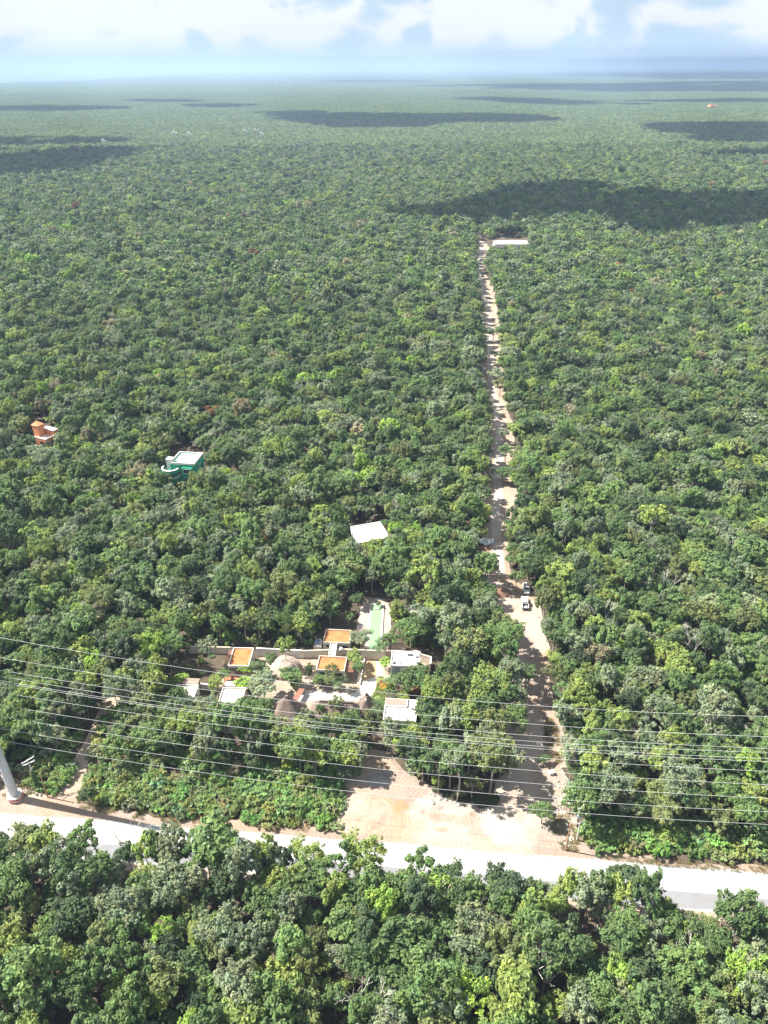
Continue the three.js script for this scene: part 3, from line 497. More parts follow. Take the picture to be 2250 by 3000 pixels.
{
  const p = G(...A(402, 752)), t = thing('spiral_stair', 'white spiral stair beside the roof walkway', 'stair', p.x, 0, p.z);
  part(t, 'pole', new THREE.CylinderGeometry(0.07, 0.07, 4.1, 10).translate(0, 2.05, 0), darkMetal);
  const tread = new THREE.ExtrudeGeometry(new THREE.Shape([new THREE.Vector2(0.06, -0.05), new THREE.Vector2(0.95, -0.2), new THREE.Vector2(0.95, 0.2), new THREE.Vector2(0.06, 0.05)]), { depth: 0.05, bevelEnabled: false }).rotateX(-Math.PI / 2), tm = plain(0.72, 0.72, 0.7, 0.6);
  for (let i = 0; i < 14; i++) { const s = part(t, 'tread', tread, tm); s.position.y = 0.22 * (i + 1); s.rotation.y = i * 0.42; }
  const pts = []; for (let i = 0; i < 14; i++) pts.push(V(Math.cos(i * 0.42) * 0.93, 0.22 * (i + 1) + 0.9, -Math.sin(i * 0.42) * 0.93)); part(t, 'handrail', tube(pts, 0.03, 50, 5), darkMetal);
}
{
  const q = rect([A(95, 565), A(180, 570), A(172, 640), A(80, 632)], 2.8), t = thing('service_annex', 'small pale annex against the pool house', 'annex', q.x, 0, q.z, q.turn); part(t, 'wall', metreUV(bx(q.w, 2.6, q.d, 0, 1.3, 0)), stucco); part(t, 'roof', metreUV(bx(q.w + 0.1, 0.12, q.d + 0.1, 0, 2.67, 0)), greyRoof);
  const e = thing('pump_equipment', 'blue pipes and pump tanks on the small annex roof', 'pump', q.x, 2.73, q.z, q.turn), blue = plain(0.06, 0.2, 0.42, 0.4);
  for (const k of [-0.6, 0.05]) part(e, 'tank', new THREE.CapsuleGeometry(0.24, 0.5, 6, 14).translate(k, 0.5, 0), blue); part(e, 'pipe', merge([bar(V(-0.9, 0.15, 0.4), V(0.8, 0.15, 0.4), 0.05), bar(V(0.6, 0.1, -0.4), V(0.6, 1.1, -0.4), 0.05), bar(V(0.6, 1.1, -0.4), V(-0.6, 1.1, -0.1), 0.05)]), steel); part(e, 'frame', merge([bx(0.06, 1.2, 0.06, 0.85, 0.6, 0.5), bx(0.06, 1.2, 0.06, 0.85, 0.6, -0.5), bx(0.06, 0.06, 1.06, 0.85, 1.23, 0)]), steel);
}
slatRoof('pergola', 'dark red slatted pergola beside the orange-roofed house', [A(490, 790), A(580, 790), A(555, 955), A(465, 950)], 2.7, 18, redTimber, { slat: 0.55 });
slatRoof('pergola', 'brown slatted pergola at the end of the pool terrace', [A(990, 595), A(1195, 600), A(1190, 670), A(980, 665)], 2.4, 14, greyTimber, { lengthwise: true, slat: 0.5 });
slatRoof('pergola', 'small reddish slatted roof near the far end of the pool', [A(1022, 200), A(1088, 205), A(1082, 285), A(1018, 285)], 2.5, 10, redTimber, { slat: 0.75 });
slatRoof('pergola', 'long dark pergola along the left cottage wall', [B(700, 262), B(752, 262), B(686, 462), B(656, 458)], 2.9, 18, redTimber, { slat: 0.5 });
slatRoof('timber_deck_roof', 'weathered timber roof above the smaller grey-roofed cottage', [B(215, 612), B(345, 615), B(340, 682), B(100, 672)], 3.2, 26, greyTimber, { lengthwise: true, slat: 0.86, category: 'roof' });
slatRoof('timber_gate', 'red-brown timber boards of a gate by the pyramid thatch', [C(305, 118), C(362, 130), C(345, 262), C(290, 245)], 1.6, 6, redTimber, { lengthwise: true, slat: 0.84, category: 'gate' });
{
  const t = flatHouse('flat_roofed_house', 'tall white house with air conditioners on its white roof', [A(1030, 685), A(1380, 705), A(1360, 880), A(1012, 865)], 6, { wall: whiteWall, roof: whiteRoof });
  windowOn(t, 0, -2.1, 4.2, 1.6, 2.1, { mull: 1, pane: new THREE.MeshPhysicalMaterial({ color: new THREE.Color().setRGB(0.35, 0.38, 0.4), roughness: 0.15 }) }); windowOn(t, 3, 0, 4.2, 1.2, 1.4); windowOn(t, 0, 1.6, 1.4, 1.8, 1.6, { mull: 1 });
  [0.55, 1.0, 1.45].forEach((x, i) => condenser(onRoof(t, x, -1.55), t.rotation.y, ['leftmost condenser of the row of three on the tall white roof', 'middle condenser of the row of three on the tall white roof', 'condenser at the right end of the row of three on the tall white roof'][i], 0.4 + 0.04 * i));
  condenser(onRoof(t, -2.75, 1.6), t.rotation.y + 0.4, 'single dark condenser in the near corner of the tall white roof', 0.8);
  const p = onRoof(t, 2.65, -1.4), k = thing('skylight', 'grey shaded frame in the far corner of the tall white roof', 'skylight', p.x, p.y, p.z, t.rotation.y); part(k, 'frame', merge([bx(0.08, 0.6, 0.08, -0.6, 0.3, -0.7), bx(0.08, 0.6, 0.08, 0.6, 0.3, -0.7), bx(0.08, 0.6, 0.08, -0.6, 0.3, 0.7), bx(0.08, 0.6, 0.08, 0.6, 0.3, 0.7)]), steel); part(k, 'cover', bx(1.35, 0.05, 1.6, 0, 0.63, 0), plain(0.4, 0.41, 0.43, 0.6));
  const s = onRoof(t, -1.7, 1.55), v = thing('solar_panel', 'tilted grey panel near the edge of the tall white roof', 'panel', s.x, s.y, s.z, t.rotation.y); part(v, 'panel', bx(1.0, 0.04, 1.1).rotateX(0.2).translate(0, 0.3, 0), plain(0.42, 0.43, 0.46, 0.35)); part(v, 'stand', merge([bx(0.05, 0.38, 0.05, -0.4, 0.19, -0.4), bx(0.05, 0.38, 0.05, 0.4, 0.19, -0.4), bx(0.05, 0.18, 0.05, 0.4, 0.09, 0.4), bx(0.05, 0.18, 0.05, -0.4, 0.09, 0.4)]), steel);
  const tk = onRoof(t, 2.4, -2.3), tank = thing('roof_tank', 'pale water tank at the far edge of the tall white roof', 'tank', tk.x, tk.y, tk.z, t.rotation.y); part(tank, 'body', bx(1.0, 0.7, 0.5, 0, 0.36, 0), plain(0.7, 0.7, 0.69, 0.6)); part(tank, 'lid', bx(1.06, 0.08, 0.56, 0, 0.75, 0), plain(0.72, 0.72, 0.72, 0.6));
}
{
  const t = flatHouse('flat_roofed_house', 'white flat-roofed house with a timber-covered terrace, among trees', [A(945, 1265), A(1345, 1288), A(1315, 1550), A(932, 1520)], 5.6, { wall: whiteWall, roof: whiteRoof });
  windowOn(t, 0, -1.6, 3.9, 1.6, 1.2, { mull: 1 }); windowOn(t, 0, 1.6, 3.9, 1.6, 1.2, { mull: 1 }); windowOn(t, 3, 0.6, 3.9, 1.2, 1.2); windowOn(t, 0, 0, 1.4, 2.2, 2, { mull: 2 });
  const w = t.userData.w, d = t.userData.d; for (let i = 0; i < 9; i++) part(t, 'timber_board', metreUV(bx(w * 0.67, 0.06, 0.19, -w * 0.165 + 0.02, 5.66 + (i % 3) * 0.01, -d / 2 + 0.22 + i * 0.235)), greyTimber);
  part(t, 'terrace_wall', metreUV(bx(0.2, 0.5, 2.2, w * 0.18, 5.5, -d / 2 + 1.22)), whiteWall); part(t, 'terrace_wall', metreUV(bx(w * 0.66, 0.5, 0.2, -w * 0.16, 5.5, -d / 2 + 2.42)), whiteWall);
  condenser(onRoof(t, -2.6, 2.4), t.rotation.y + 0.2, 'condenser by the near edge of the timber-terraced white house', 0.85); condenser(onRoof(t, 2.7, -0.6), t.rotation.y - 0.2, 'condenser beside the terrace of the timber-terraced white house', 0.85);
}
{
  const t = flatHouse('flat_roofed_house', 'orange-roofed cottage with thatched front and red terrace', [B(770, 235), B(1025, 240), B(930, 460), B(690, 455)], 3.7, { wall: whiteWall });
  const d = t.userData.d, w = t.userData.w; part(t, 'thatch_front', metreUV(bx(w - 0.2, 2.1, 0.16, 0.1, 2.1, d / 2 + 0.09)), surface([0.19, 0.15, 0.12], { spread: 0.9, k: 10, k2: 80, metres: 2, n: 128 }));
  part(t, 'door', bx(0.95, 2, 0.08, -w / 2 + 1.0, 1.05, d / 2 + 0.22), plain(0.66, 0.62, 0.55, 0.7)); windowOn(t, 1, 0, 2, 1.2, 1);
  const p = G(...B(752, 612)); const k = single('round_terrace', 'red-brown round terrace at the cottage door', 'terrace', new THREE.CylinderGeometry(1.9, 2.0, 0.3, 40).scale(1, 1, 0.8).translate(p.x, 0.15, p.z), surface([0.4, 0.16, 0.08], { spread: 0.4, metres: 3 }));
}
{
  const t = flatHouse('flat_roofed_house', 'smaller grey flat-roofed cottage half under the trees', [B(60, 680), B(340, 690), B(262, 880), B(0, 870)], 3.4, { wall: whiteWall, roof: greyRoof }); windowOn(t, 0, 0, 1.9, 1.4, 1.0); windowOn(t, 1, 0, 1.9, 1.1, 1.0);
  const u = flatHouse('flat_roofed_house', 'pale grey-white flat-roofed cottage beside the lime shrub', [B(640, 715), B(900, 725), B(865, 965), B(552, 965)], 3.4, { wall: stucco, roof: surface([0.66, 0.64, 0.62], { spread: 0.3, k: 4, k2: 30, metres: 6, seed: 21 }) }); windowOn(u, 0, 0.8, 1.9, 1.4, 1.0); windowOn(u, 3, 0, 1.9, 1.1, 1.0);
  const r = rect([B(680, 648), B(815, 650), B(790, 712), B(650, 708)], 2.2), q = thing('porch_roof', 'worn grey porch slab behind the grey-white cottage', 'porch', r.x, 0, r.z, r.turn); part(q, 'slab', metreUV(bx(r.w, 0.16, r.d, 0, 2.2, 0)), greyRoof); for (const i of [-1, 1]) part(q, 'post', bx(0.2, 2.1, 0.2, i * (r.w / 2 - 0.2), 1.05, 0), stucco);
}
{ // the round tent
  const c = G(829, 1950, 1.2), t = thing('round_tent', 'round beige canvas tent of triangular panels', 'tent', c.x, 0, c.z), R = 4.1, canvas = surface([0.33, 0.265, 0.225], { spread: 0.3, k: 5, k2: 50, metres: 3, side: THREE.DoubleSide }), n = 10;
  const ringPt = (r, y, i, o = 0) => V(Math.cos((i + o) / n * 6.283) * r, y, Math.sin((i + o) / n * 6.283) * r), top = V(0, 2.9, 0);
  const tri = (a, b, q) => { const g = new THREE.BufferGeometry().setFromPoints([a, q, b]); g.computeVertexNormals(); g.setAttribute('uv', new THREE.Float32BufferAttribute([a.x, a.z, q.x, q.z, b.x, b.z], 2)); return g; };
  for (let i = 0; i < n; i++) {
    const a = ringPt(2.2, 2.25, i), b = ringPt(2.2, 2.25, i + 1), lo = ringPt(R, 1.15, i, 0.5), hi = ringPt(R, 1.15, i + 1, 0.5), g0 = ringPt(R * 1.02, 0.02, i, 0.5), g1 = ringPt(R * 1.02, 0.02, i + 1, 0.5);
    for (const g of [tri(top, a, b), tri(a, lo, b), tri(b, lo, hi), tri(lo, g0, g1), tri(lo, g1, hi)]) part(t, 'panel', g, canvas);
    part(t, 'rib', merge([bar(top.clone().setY(2.92), a.clone().setY(2.28), 0.035, 0.035, 5), bar(a, lo, 0.035, 0.035, 5), bar(a, ringPt(R, 1.15, i - 1, 0.5), 0.035, 0.035, 5), bar(a, b, 0.03, 0.03, 5)]), canvas);
  }
}
// thatched pavilions
const thatch = surface([0.175, 0.132, 0.11], { spread: 0.75, k: 9, k2: 110, metres: 4, n: 512, bump: 0.1, side: THREE.DoubleSide });
function thatched(label, c, turn, w, d, eave, top, ridge, ridgeAcross = 0) {
  const t = thing('thatched_pavilion', label, 'pavilion', c.x, 0, c.z, turn, 'thatched pavilions'), N = 15, M = 64, pos = [], idx = [], uv = [];
  const rim = (a) => { const x = Math.cos(a), z = Math.sin(a), k = Math.pow(Math.pow(Math.abs(x), 4) + Math.pow(Math.abs(z), 4), -0.25); return [x * k * w / 2, z * k * d / 2]; };
  for (let j = 0; j <= N; j++) for (let i = 0; i <= M; i++) {
    const s = j / N, [ex, ez] = rim(i / M * 6.28319), tx = clamp(ex, -ridge / 2, ridge / 2), tz = clamp(ez, -ridgeAcross / 2, ridgeAcross / 2), sag = Math.sin(s * Math.PI) * 0.16;
    const rough = (hash2(i % M, j * 7) - 0.5) * 0.16 + (j % 3 === 0 ? 0.05 : -0.03), fray = j === N ? (hash2(i % M, 99) - 0.5) * 0.35 : 0;
    pos.push(lerp(tx, ex, s), lerp(top, eave, s) - sag + rough + fray, lerp(tz, ez, s)); uv.push(i / M * (w + d) * 2, s * 6);
  }
  for (let j = 0; j < N; j++) for (let i = 0; i < M; i++) { const a = j * (M + 1) + i, b = a + M + 1; idx.push(a, a + 1, b, b, a + 1, b + 1); }
  const g = new THREE.BufferGeometry(); g.setAttribute('position', new THREE.Float32BufferAttribute(pos, 3)); g.setAttribute('uv', new THREE.Float32BufferAttribute(uv, 2)); g.setIndex(idx); g.computeVertexNormals();
  const r = part(t, 'roof', g, thatch); part(r, 'ridge_cap', merge([new THREE.CapsuleGeometry(0.2, Math.max(0.3, ridge), 5, 10).rotateZ(Math.PI / 2).scale(1, 0.8, 1.3).translate(0, top + 0.02, 0)]), thatch);
  for (const i of [-1, 1]) for (const k of [-1, 1]) part(t, 'post', new THREE.CylinderGeometry(0.11, 0.13, eave + 0.5, 8).translate(i * w * 0.4, (eave + 0.5) / 2, k * d * 0.4), timber);
  return t;
}
thatched('steep pyramid thatch beside the timber gate', G(845, 2095, 1.6).setY(0), -0.1, 8.4, 7.6, 2.2, 7.6, 0.4);
thatched('long thatched pavilion with a rounded end, half covered by trees', G(985, 2084, 2.2).setY(0), -0.08, 12, 6.4, 2.3, 5.4, 7.4);
thatched('short thatched pavilion at the edge of the lawn', G(1073, 2072, 2).setY(0), -0.1, 4.2, 5.6, 2.1, 5.2, 0.3, 2.6);
{ // the pool
  const r = rect([[1096, 1772], [1127, 1773], [1104, 1901], [1073, 1901]], 0.3), t = thing('swimming_pool', 'long narrow pool of green water with white edges', 'pool', r.x, 0, r.z, r.turn), w = r.w, d = r.d;
  const water = surface([0.21, 0.36, 0.19], { spread: 0.35, k: 3, k2: 24, metres: 6, rough: 0.1, bump: 0.004, seed: 30 });
  part(t, 'water', metreUV(bx(w, 0.22, d, 0, 0.12, 0)), water);
  for (const k of [-1, 1]) { part(t, 'coping', metreUV(bx(0.55, 0.34, d + 1.1, k * (w / 2 + 0.276), 0.17, 0)), whitePath); part(t, 'coping', metreUV(bx(w - 0.01, 0.335, 0.55, 0, 0.168, k * (d / 2 + 0.27))), whitePath); }
  part(t, 'step', metreUV(bx(1.3, 0.5, 0.7, 0.1, 0.26, -d / 2 + 1.7)), whitePath);
}

// ---------------------------------------------------------------- houses out in the forest
{
  const green = surface([0.02, 0.30, 0.185], { spread: 0.25, k: 4, k2: 40, metres: 6 }), mint = surface([0.22, 0.37, 0.34], { spread: 0.2, metres: 5, seed: 2 }), pale = surface([0.7, 0.66, 0.6], { spread: 0.25, metres: 4 });
  const t = flatHouse('green_house', 'three-storey green house with curved balconies, alone in the forest', [[520, 1323], [590, 1325], [572, 1360], [504, 1353]], 10.2, { wall: green, roof: mint, cap: pale, lip: 0.7 }), w = t.userData.w, d = t.userData.d;
  part(t, 'roof_walk', metreUV(bx(1.1, 0.3, d - 0.5, w / 2 - 1.3, 9.75, 0)), pale);
  const tower = part(t, 'stair_tower', metreUV(bx(2.0, 5.4, 2.2, -w / 2 - 0.6, 8.1, d / 2 - 1.4)), pale); part(tower, 'tower_top', metreUV(bx(2.2, 0.25, 2.4, -w / 2 - 0.6, 10.93, d / 2 - 1.4)), whiteRoof);
  for (const y of [7.0, 3.9]) {
    const arc = (r0, r1, hgt) => { const s = new THREE.Shape(); s.absarc(0, 0, r1, -0.35, Math.PI * 0.95, false); s.absarc(0, 0, r0, Math.PI * 0.95, -0.35, true); return new THREE.ExtrudeGeometry(s, { depth: hgt, bevelEnabled: false, curveSegments: 20 }).rotateX(-Math.PI / 2).rotateY(Math.PI * 1.05); };
    const b = part(t, 'balcony', metreUV(arc(0.1, 3.1, 0.22).translate(-w / 2 - 0.2, y - 0.25, d / 2 - 0.2)), green); part(b, 'balustrade', metreUV(arc(2.85, 3.12, 0.95).translate(-w / 2 - 0.2, y, d / 2 - 0.2)), green); part(b, 'rail', metreUV(arc(2.62, 3.2, 0.16).translate(-w / 2 - 0.2, y + 0.96, d / 2 - 0.2)), pale);
  }
  part(t, 'bay', metreUV(bx(w * 0.45, 8.6, 0.7, w * 0.2, 4.3, d / 2 + 0.33)), green);
  const frame = plain(0.72, 0.72, 0.7, 0.6); t.userData.d = d + 1.36; windowOn(t, 0, w * 0.2, 7.2, 2.6, 1.8, { mull: 2, frame }); windowOn(t, 0, w * 0.2, 3.8, 2.6, 1.8, { mull: 2, frame }); t.userData.d = d; windowOn(t, 1, 0, 7, 1.6, 1.6, { mull: 1, frame }); windowOn(t, 0, -w * 0.18, 6.6, 1.2, 2.2, { frame });
}
{
  const orange = surface([0.58, 0.22, 0.10], { spread: 0.3, metres: 5 }), t = flatHouse('orange_house', 'orange house with a square tower and pale roof terrace, deep in forest', [[133, 1261], [166, 1264], [140, 1291], [106, 1277]], 8.5, { wall: orange, roof: surface([0.6, 0.56, 0.5], { spread: 0.3, metres: 5 }), cap: plain(0.66, 0.55, 0.46) }), w = t.userData.w, d = t.userData.d;
  const o = part(t, 'tower', metreUV(bx(2.9, 4.6, 2.9, -w / 2 + 0.5, 10.4, 0.9)), orange); const cap = new THREE.ConeGeometry(2.35, 1.5, 4).rotateY(Math.PI / 4).translate(-w / 2 + 0.5, 13.45, 0.9); part(o, 'tower_roof', metreUV(cap), orange);
  part(t, 'upper_roof', metreUV(bx(w * 0.95, 0.25, d * 0.34, w * 0.1, 10.4, -d * 0.27)), whiteRoof); part(t, 'upper_wall', metreUV(bx(w * 0.85, 2.1, d * 0.28, w * 0.1, 9.2, -d * 0.27)), orange); windowOn(t, 0, 0.6, 6.3, 1.8, 1.4, { mull: 1 }); windowOn(t, 1, 0, 6.3, 1.6, 1.4);
}
{ const t = flatHouse('flat_roofed_house', 'house with a blank bright white roof deep among trees', [[1030, 1542], [1105, 1529], [1150, 1572], [1050, 1590]], 6.5, { wall: whiteWall, roof: whiteRoof }); windowOn(t, 0, -1, 4, 1.6, 1.3); windowOn(t, 3, 0, 4, 1.6, 1.3); }
flatHouse('long_flat_roof', 'long low pale roof near the far end of the dirt road', [[1447, 703.5], [1546, 703.5], [1546, 715], [1447, 715]], 4.2, { wall: whiteWall, roof: surface([0.6, 0.55, 0.5], { spread: 0.35, metres: 9 }), category: 'building' });
{ const t = flatHouse('flat_roofed_house', 'grey-roofed pool cottage nearly hidden under big trees', [[1165, 1772], [1256, 1773], [1252, 1806], [1158, 1804]], 3.6, { wall: whiteWall, roof: greyRoof }); windowOn(t, 0, 0, 2, 1.5, 1.1); windowOn(t, 3, 0, 2, 1.2, 1.1); }
{
  const p = G(1252, 1722), t = thing('unfinished_walls', 'unfinished block walls with white caps among the trees behind the pool', 'ruin', p.x, 0, p.z, -0.08), block = surface([0.34, 0.24, 0.2], { spread: 0.5, metres: 2 });
  for (const [x, z, l, r] of [[0, 0, 5, 0], [-2.4, 1.5, 3, 1.57], [2.4, 1.5, 3, 1.57]]) { const k = part(t, 'wall', metreUV(bx(l, 2.4, 0.2, 0, 1.2, 0, r).translate(x, 0, z)), block); part(k, 'cap', bx(l + 0.05, 0.14, 0.32, 0, 2.47, 0, r).translate(x, r ? 0.003 : 0, z), whiteWall); }
  part(t, 'pillar', bx(0.35, 3.2, 0.35, -1, 1.6, 0.4), whiteWall);
}
[[512, 396, 11, 'white-walled house, leftmost of those far out in the forest', 0], [555, 399, 9, 'low white house beside the leftmost far forest house', 0], [720, 392, 9, 'greyish far house next to a dark tree in the forest', 1], [751, 389, 10, 'pale far house with a white upper storey in the forest', 1], [767, 399, 9, 'small far house with one bright white wall in the forest', 0], [2088, 315, 30, 'orange building alone in the far forest', 2], [305, 421, 8, 'small white house in the cloud shadow on the far forest', 0]].forEach(([x, y, w, label, k]) => {
  const p = G(x, y, 7), t = thing('far_house', label, 'house', p.x, 0, p.z, 0.1), m = [whiteWall, stucco, plain(0.6, 0.24, 0.12, 0.9)][k];
  part(t, 'wall', metreUV(bx(w, 12, w * 0.8, 0, 6, 0)), m); part(t, 'roof', bx(w + 0.4, 0.4, w * 0.8 + 0.4, 0, 12.2, 0), k === 2 ? m : whiteRoof); part(t, 'upper_storey', metreUV(bx(w * 0.45, 3, w * 0.5, -w * 0.2, 13.9, 0)), m);
  for (const i of [-1, 1]) part(t, 'window', bx(w * 0.22, 1.4, 0.1, i * w * 0.24, 10, w * 0.4 + 0.02), glass);
});
[[521, 227, 60], [812, 248, 35], [968, 217, 70], [1077, 222, 90], [1238, 217, 80], [1290, 216, 80]].forEach(([x, y, w]) => { const p = G(x, y), t = thing('distant_building', 'white speck of a building near the skyline', 'building', p.x, 0, p.z, 0, 'specks of buildings near the skyline'); part(t, 'wall', bx(w, w * 0.55, w * 0.4, 0, w * 0.27, 0), whiteWall); part(t, 'roof', bx(w * 1.02, 1, w * 0.42, 0, w * 0.55 + 0.4, 0), whiteRoof); });

// ---------------------------------------------------------------- vehicles
function wheels(t, xs, zs, r, w) {
  for (const x of xs) for (const z of zs) {
    const y = part(t, 'wheel', new THREE.TorusGeometry(r * 0.72, r * 0.28, 8, 22).rotateY(Math.PI / 2).scale(w / (r * 0.56), 1, 1).translate(x, r, z), plain(0.02, 0.02, 0.022, 0.9));
    part(y, 'rim', new THREE.CylinderGeometry(r * 0.56, r * 0.56, w * 0.8, 16).rotateZ(Math.PI / 2).translate(x, r, z), steel);
  }
}
const profile = (pts, width, bevel = 0.06) => new THREE.ExtrudeGeometry(new THREE.Shape(pts.map(([z, y]) => new THREE.Vector2(-z, y))), { depth: width - bevel * 2, bevelEnabled: true, bevelSize: bevel, bevelThickness: bevel, bevelSegments: 3, steps: 1 }).translate(0, 0, -(width - bevel * 2) / 2).rotateY(Math.PI / 2);   // side view, +z to the tail
const paint = (r, g, b) => new THREE.MeshPhysicalMaterial({ color: new THREE.Color().setRGB(r, g, b), roughness: 0.35, clearcoat: 0.8, clearcoatRoughness: 0.1 });
const carGlass = new THREE.MeshPhysicalMaterial({ color: new THREE.Color().setRGB(0.015, 0.018, 0.022), roughness: 0.05 }), tail = plain(0.35, 0.02, 0.02, 0.3), lampGlass = plain(0.75, 0.75, 0.78, 0.15), blackPlastic = plain(0.025, 0.025, 0.027, 0.7);
{
  const p = G(1537, 1772), t = thing('pickup_truck', 'white pickup truck with a black empty-sided bed, tail towards the clearing', 'truck', p.x, 0, p.z, -0.1), m = paint(0.76, 0.76, 0.76);
  part(t, 'body', profile([[-2.62, 0.42], [-2.66, 0.72], [-2.55, 0.98], [-1.35, 1.08], [-0.9, 1.12], [0.72, 1.12], [0.72, 0.42]], 1.84), m);
  const cab = part(t, 'cab', profile([[-1.35, 1.06], [-0.62, 1.66], [-0.35, 1.74], [0.45, 1.74], [0.68, 1.62], [0.78, 1.06]], 1.62, 0.1), m);
  part(cab, 'windscreen', bx(1.42, 0.78, 0.04).rotateX(0.88).translate(0, 1.42, -0.99), carGlass); part(cab, 'rear_window', bx(1.3, 0.42, 0.04).rotateX(-0.14).translate(0, 1.4, 0.79), carGlass);
  for (const k of [-1, 1]) { const d = part(cab, 'door', bx(0.04, 0.56, 1.5, k * 0.915, 0.8, -0.25), m); part(d, 'handle', bx(0.03, 0.04, 0.16, k * 0.945, 0.98, 0.2), blackPlastic); part(cab, 'side_window', bx(0.03, 0.4, 1.2, k * 0.8, 1.42, -0.1), carGlass); part(cab, 'mirror', bx(0.2, 0.16, 0.12, k * 1.0, 1.16, -0.85), m); part(t, 'headlight', bx(0.36, 0.16, 0.12, k * 0.66, 0.84, -2.62), lampGlass); part(t, 'tail_light', bx(0.12, 0.34, 0.06, k * 0.86, 0.88, 2.63), tail); }
  const bed = part(t, 'bed', merge([bx(1.8, 0.1, 1.86, 0, 0.56, 1.68), bx(1.6, 0.5, 0.06, 0, 0.84, 0.78)]), blackPlastic); for (const k of [-1, 1]) part(bed, 'bed_side', bx(0.13, 0.7, 1.9, k * 0.855, 0.78, 1.7), m); part(bed, 'tailgate', bx(1.58, 0.52, 0.09, 0, 0.86, 2.6), plain(0.42, 0.43, 0.45, 0.4)); for (const k of [-1, 1]) part(bed, 'bed_liner', bx(0.03, 0.54, 1.8, k * 0.772, 0.87, 1.68), blackPlastic);
  part(t, 'rear_bumper', bx(1.7, 0.18, 0.22, 0, 0.5, 2.7), blackPlastic); part(t, 'front_bumper', bx(1.78, 0.22, 0.16, 0, 0.5, -2.66), blackPlastic); part(t, 'grille', bx(0.9, 0.18, 0.06, 0, 0.86, -2.64), blackPlastic);
  wheels(t, [-0.82, 0.82], [-1.65, 1.6], 0.37, 0.24);
  const q = V(0.22, 0.62, 1.9).applyAxisAngle(V(0, 1, 0), -0.1).add(t.position), sack = new THREE.IcosahedronGeometry(0.42, 3), sp = sack.attributes.position; for (let i = 0; i < sp.count; i++) { const k = 0.85 + noise(sp.getX(i) * 5 + 9, sp.getZ(i) * 5 + sp.getY(i) * 3) * 0.4; sp.setXYZ(i, sp.getX(i) * k, Math.max(-0.12, sp.getY(i) * k * 0.45), sp.getZ(i) * k); } sack.computeVertexNormals(); sack.translate(q.x, q.y + 0.12, q.z);
  single('plastic_sack', 'pale crumpled sack lying in the pickup bed', 'sack', sack, plain(0.6, 0.68, 0.74, 0.5));
}
{
  const p = G(1541, 1731), t = thing('estate_car', 'silver car with roof bars, nose to the white pickup', 'car', p.x, 0, p.z, -0.06), m = paint(0.58, 0.585, 0.59);   // nose at +z
  part(t, 'body', profile([[-2.2, 0.4], [-2.28, 0.72], [-2.2, 1.0], [-1.9, 1.06], [0.75, 1.04], [1.75, 0.95], [2.2, 0.76], [2.22, 0.4]], 1.76), m);
  const c = part(t, 'cabin', profile([[-2.1, 1.02], [-1.9, 1.52], [-1.6, 1.6], [0.0, 1.6], [0.25, 1.52], [0.95, 1.0]], 1.46, 0.1), m);
  part(c, 'windscreen', bx(1.3, 0.72, 0.04).rotateX(-0.92).translate(0, 1.3, 0.66), carGlass); part(c, 'rear_window', bx(1.26, 0.42, 0.04).rotateX(0.35).translate(0, 1.33, -2.06), carGlass);
  for (const k of [-1, 1]) { part(c, 'side_window', bx(0.03, 0.36, 1.95, k * 0.735, 1.33, -0.75), carGlass); part(c, 'roof_bar', bx(0.05, 0.06, 1.7, k * 0.6, 1.75, -0.85), blackPlastic); part(c, 'mirror', bx(0.18, 0.13, 0.12, k * 0.95, 1.08, 0.5), m); part(t, 'headlight', bx(0.34, 0.16, 0.1, k * 0.64, 0.74, 2.2), lampGlass); part(t, 'tail_light', bx(0.14, 0.3, 0.06, k * 0.8, 0.9, -2.29), tail); }
  part(c, 'roof_rack', merge([bx(1.25, 0.05, 0.06, 0, 1.8, -0.25), bx(1.25, 0.05, 0.06, 0, 1.8, -1.35)]), blackPlastic); part(t, 'grille', bx(0.85, 0.2, 0.06, 0, 0.68, 2.25), blackPlastic); part(t, 'number_plate', bx(0.5, 0.12, 0.03, 0, 0.5, 2.29), plain(0.6, 0.6, 0.6)); part(t, 'bumper', bx(1.7, 0.18, 0.14, 0, 0.42, 2.22), blackPlastic);
  wheels(t, [-0.78, 0.78], [-1.4, 1.38], 0.33, 0.22);
}

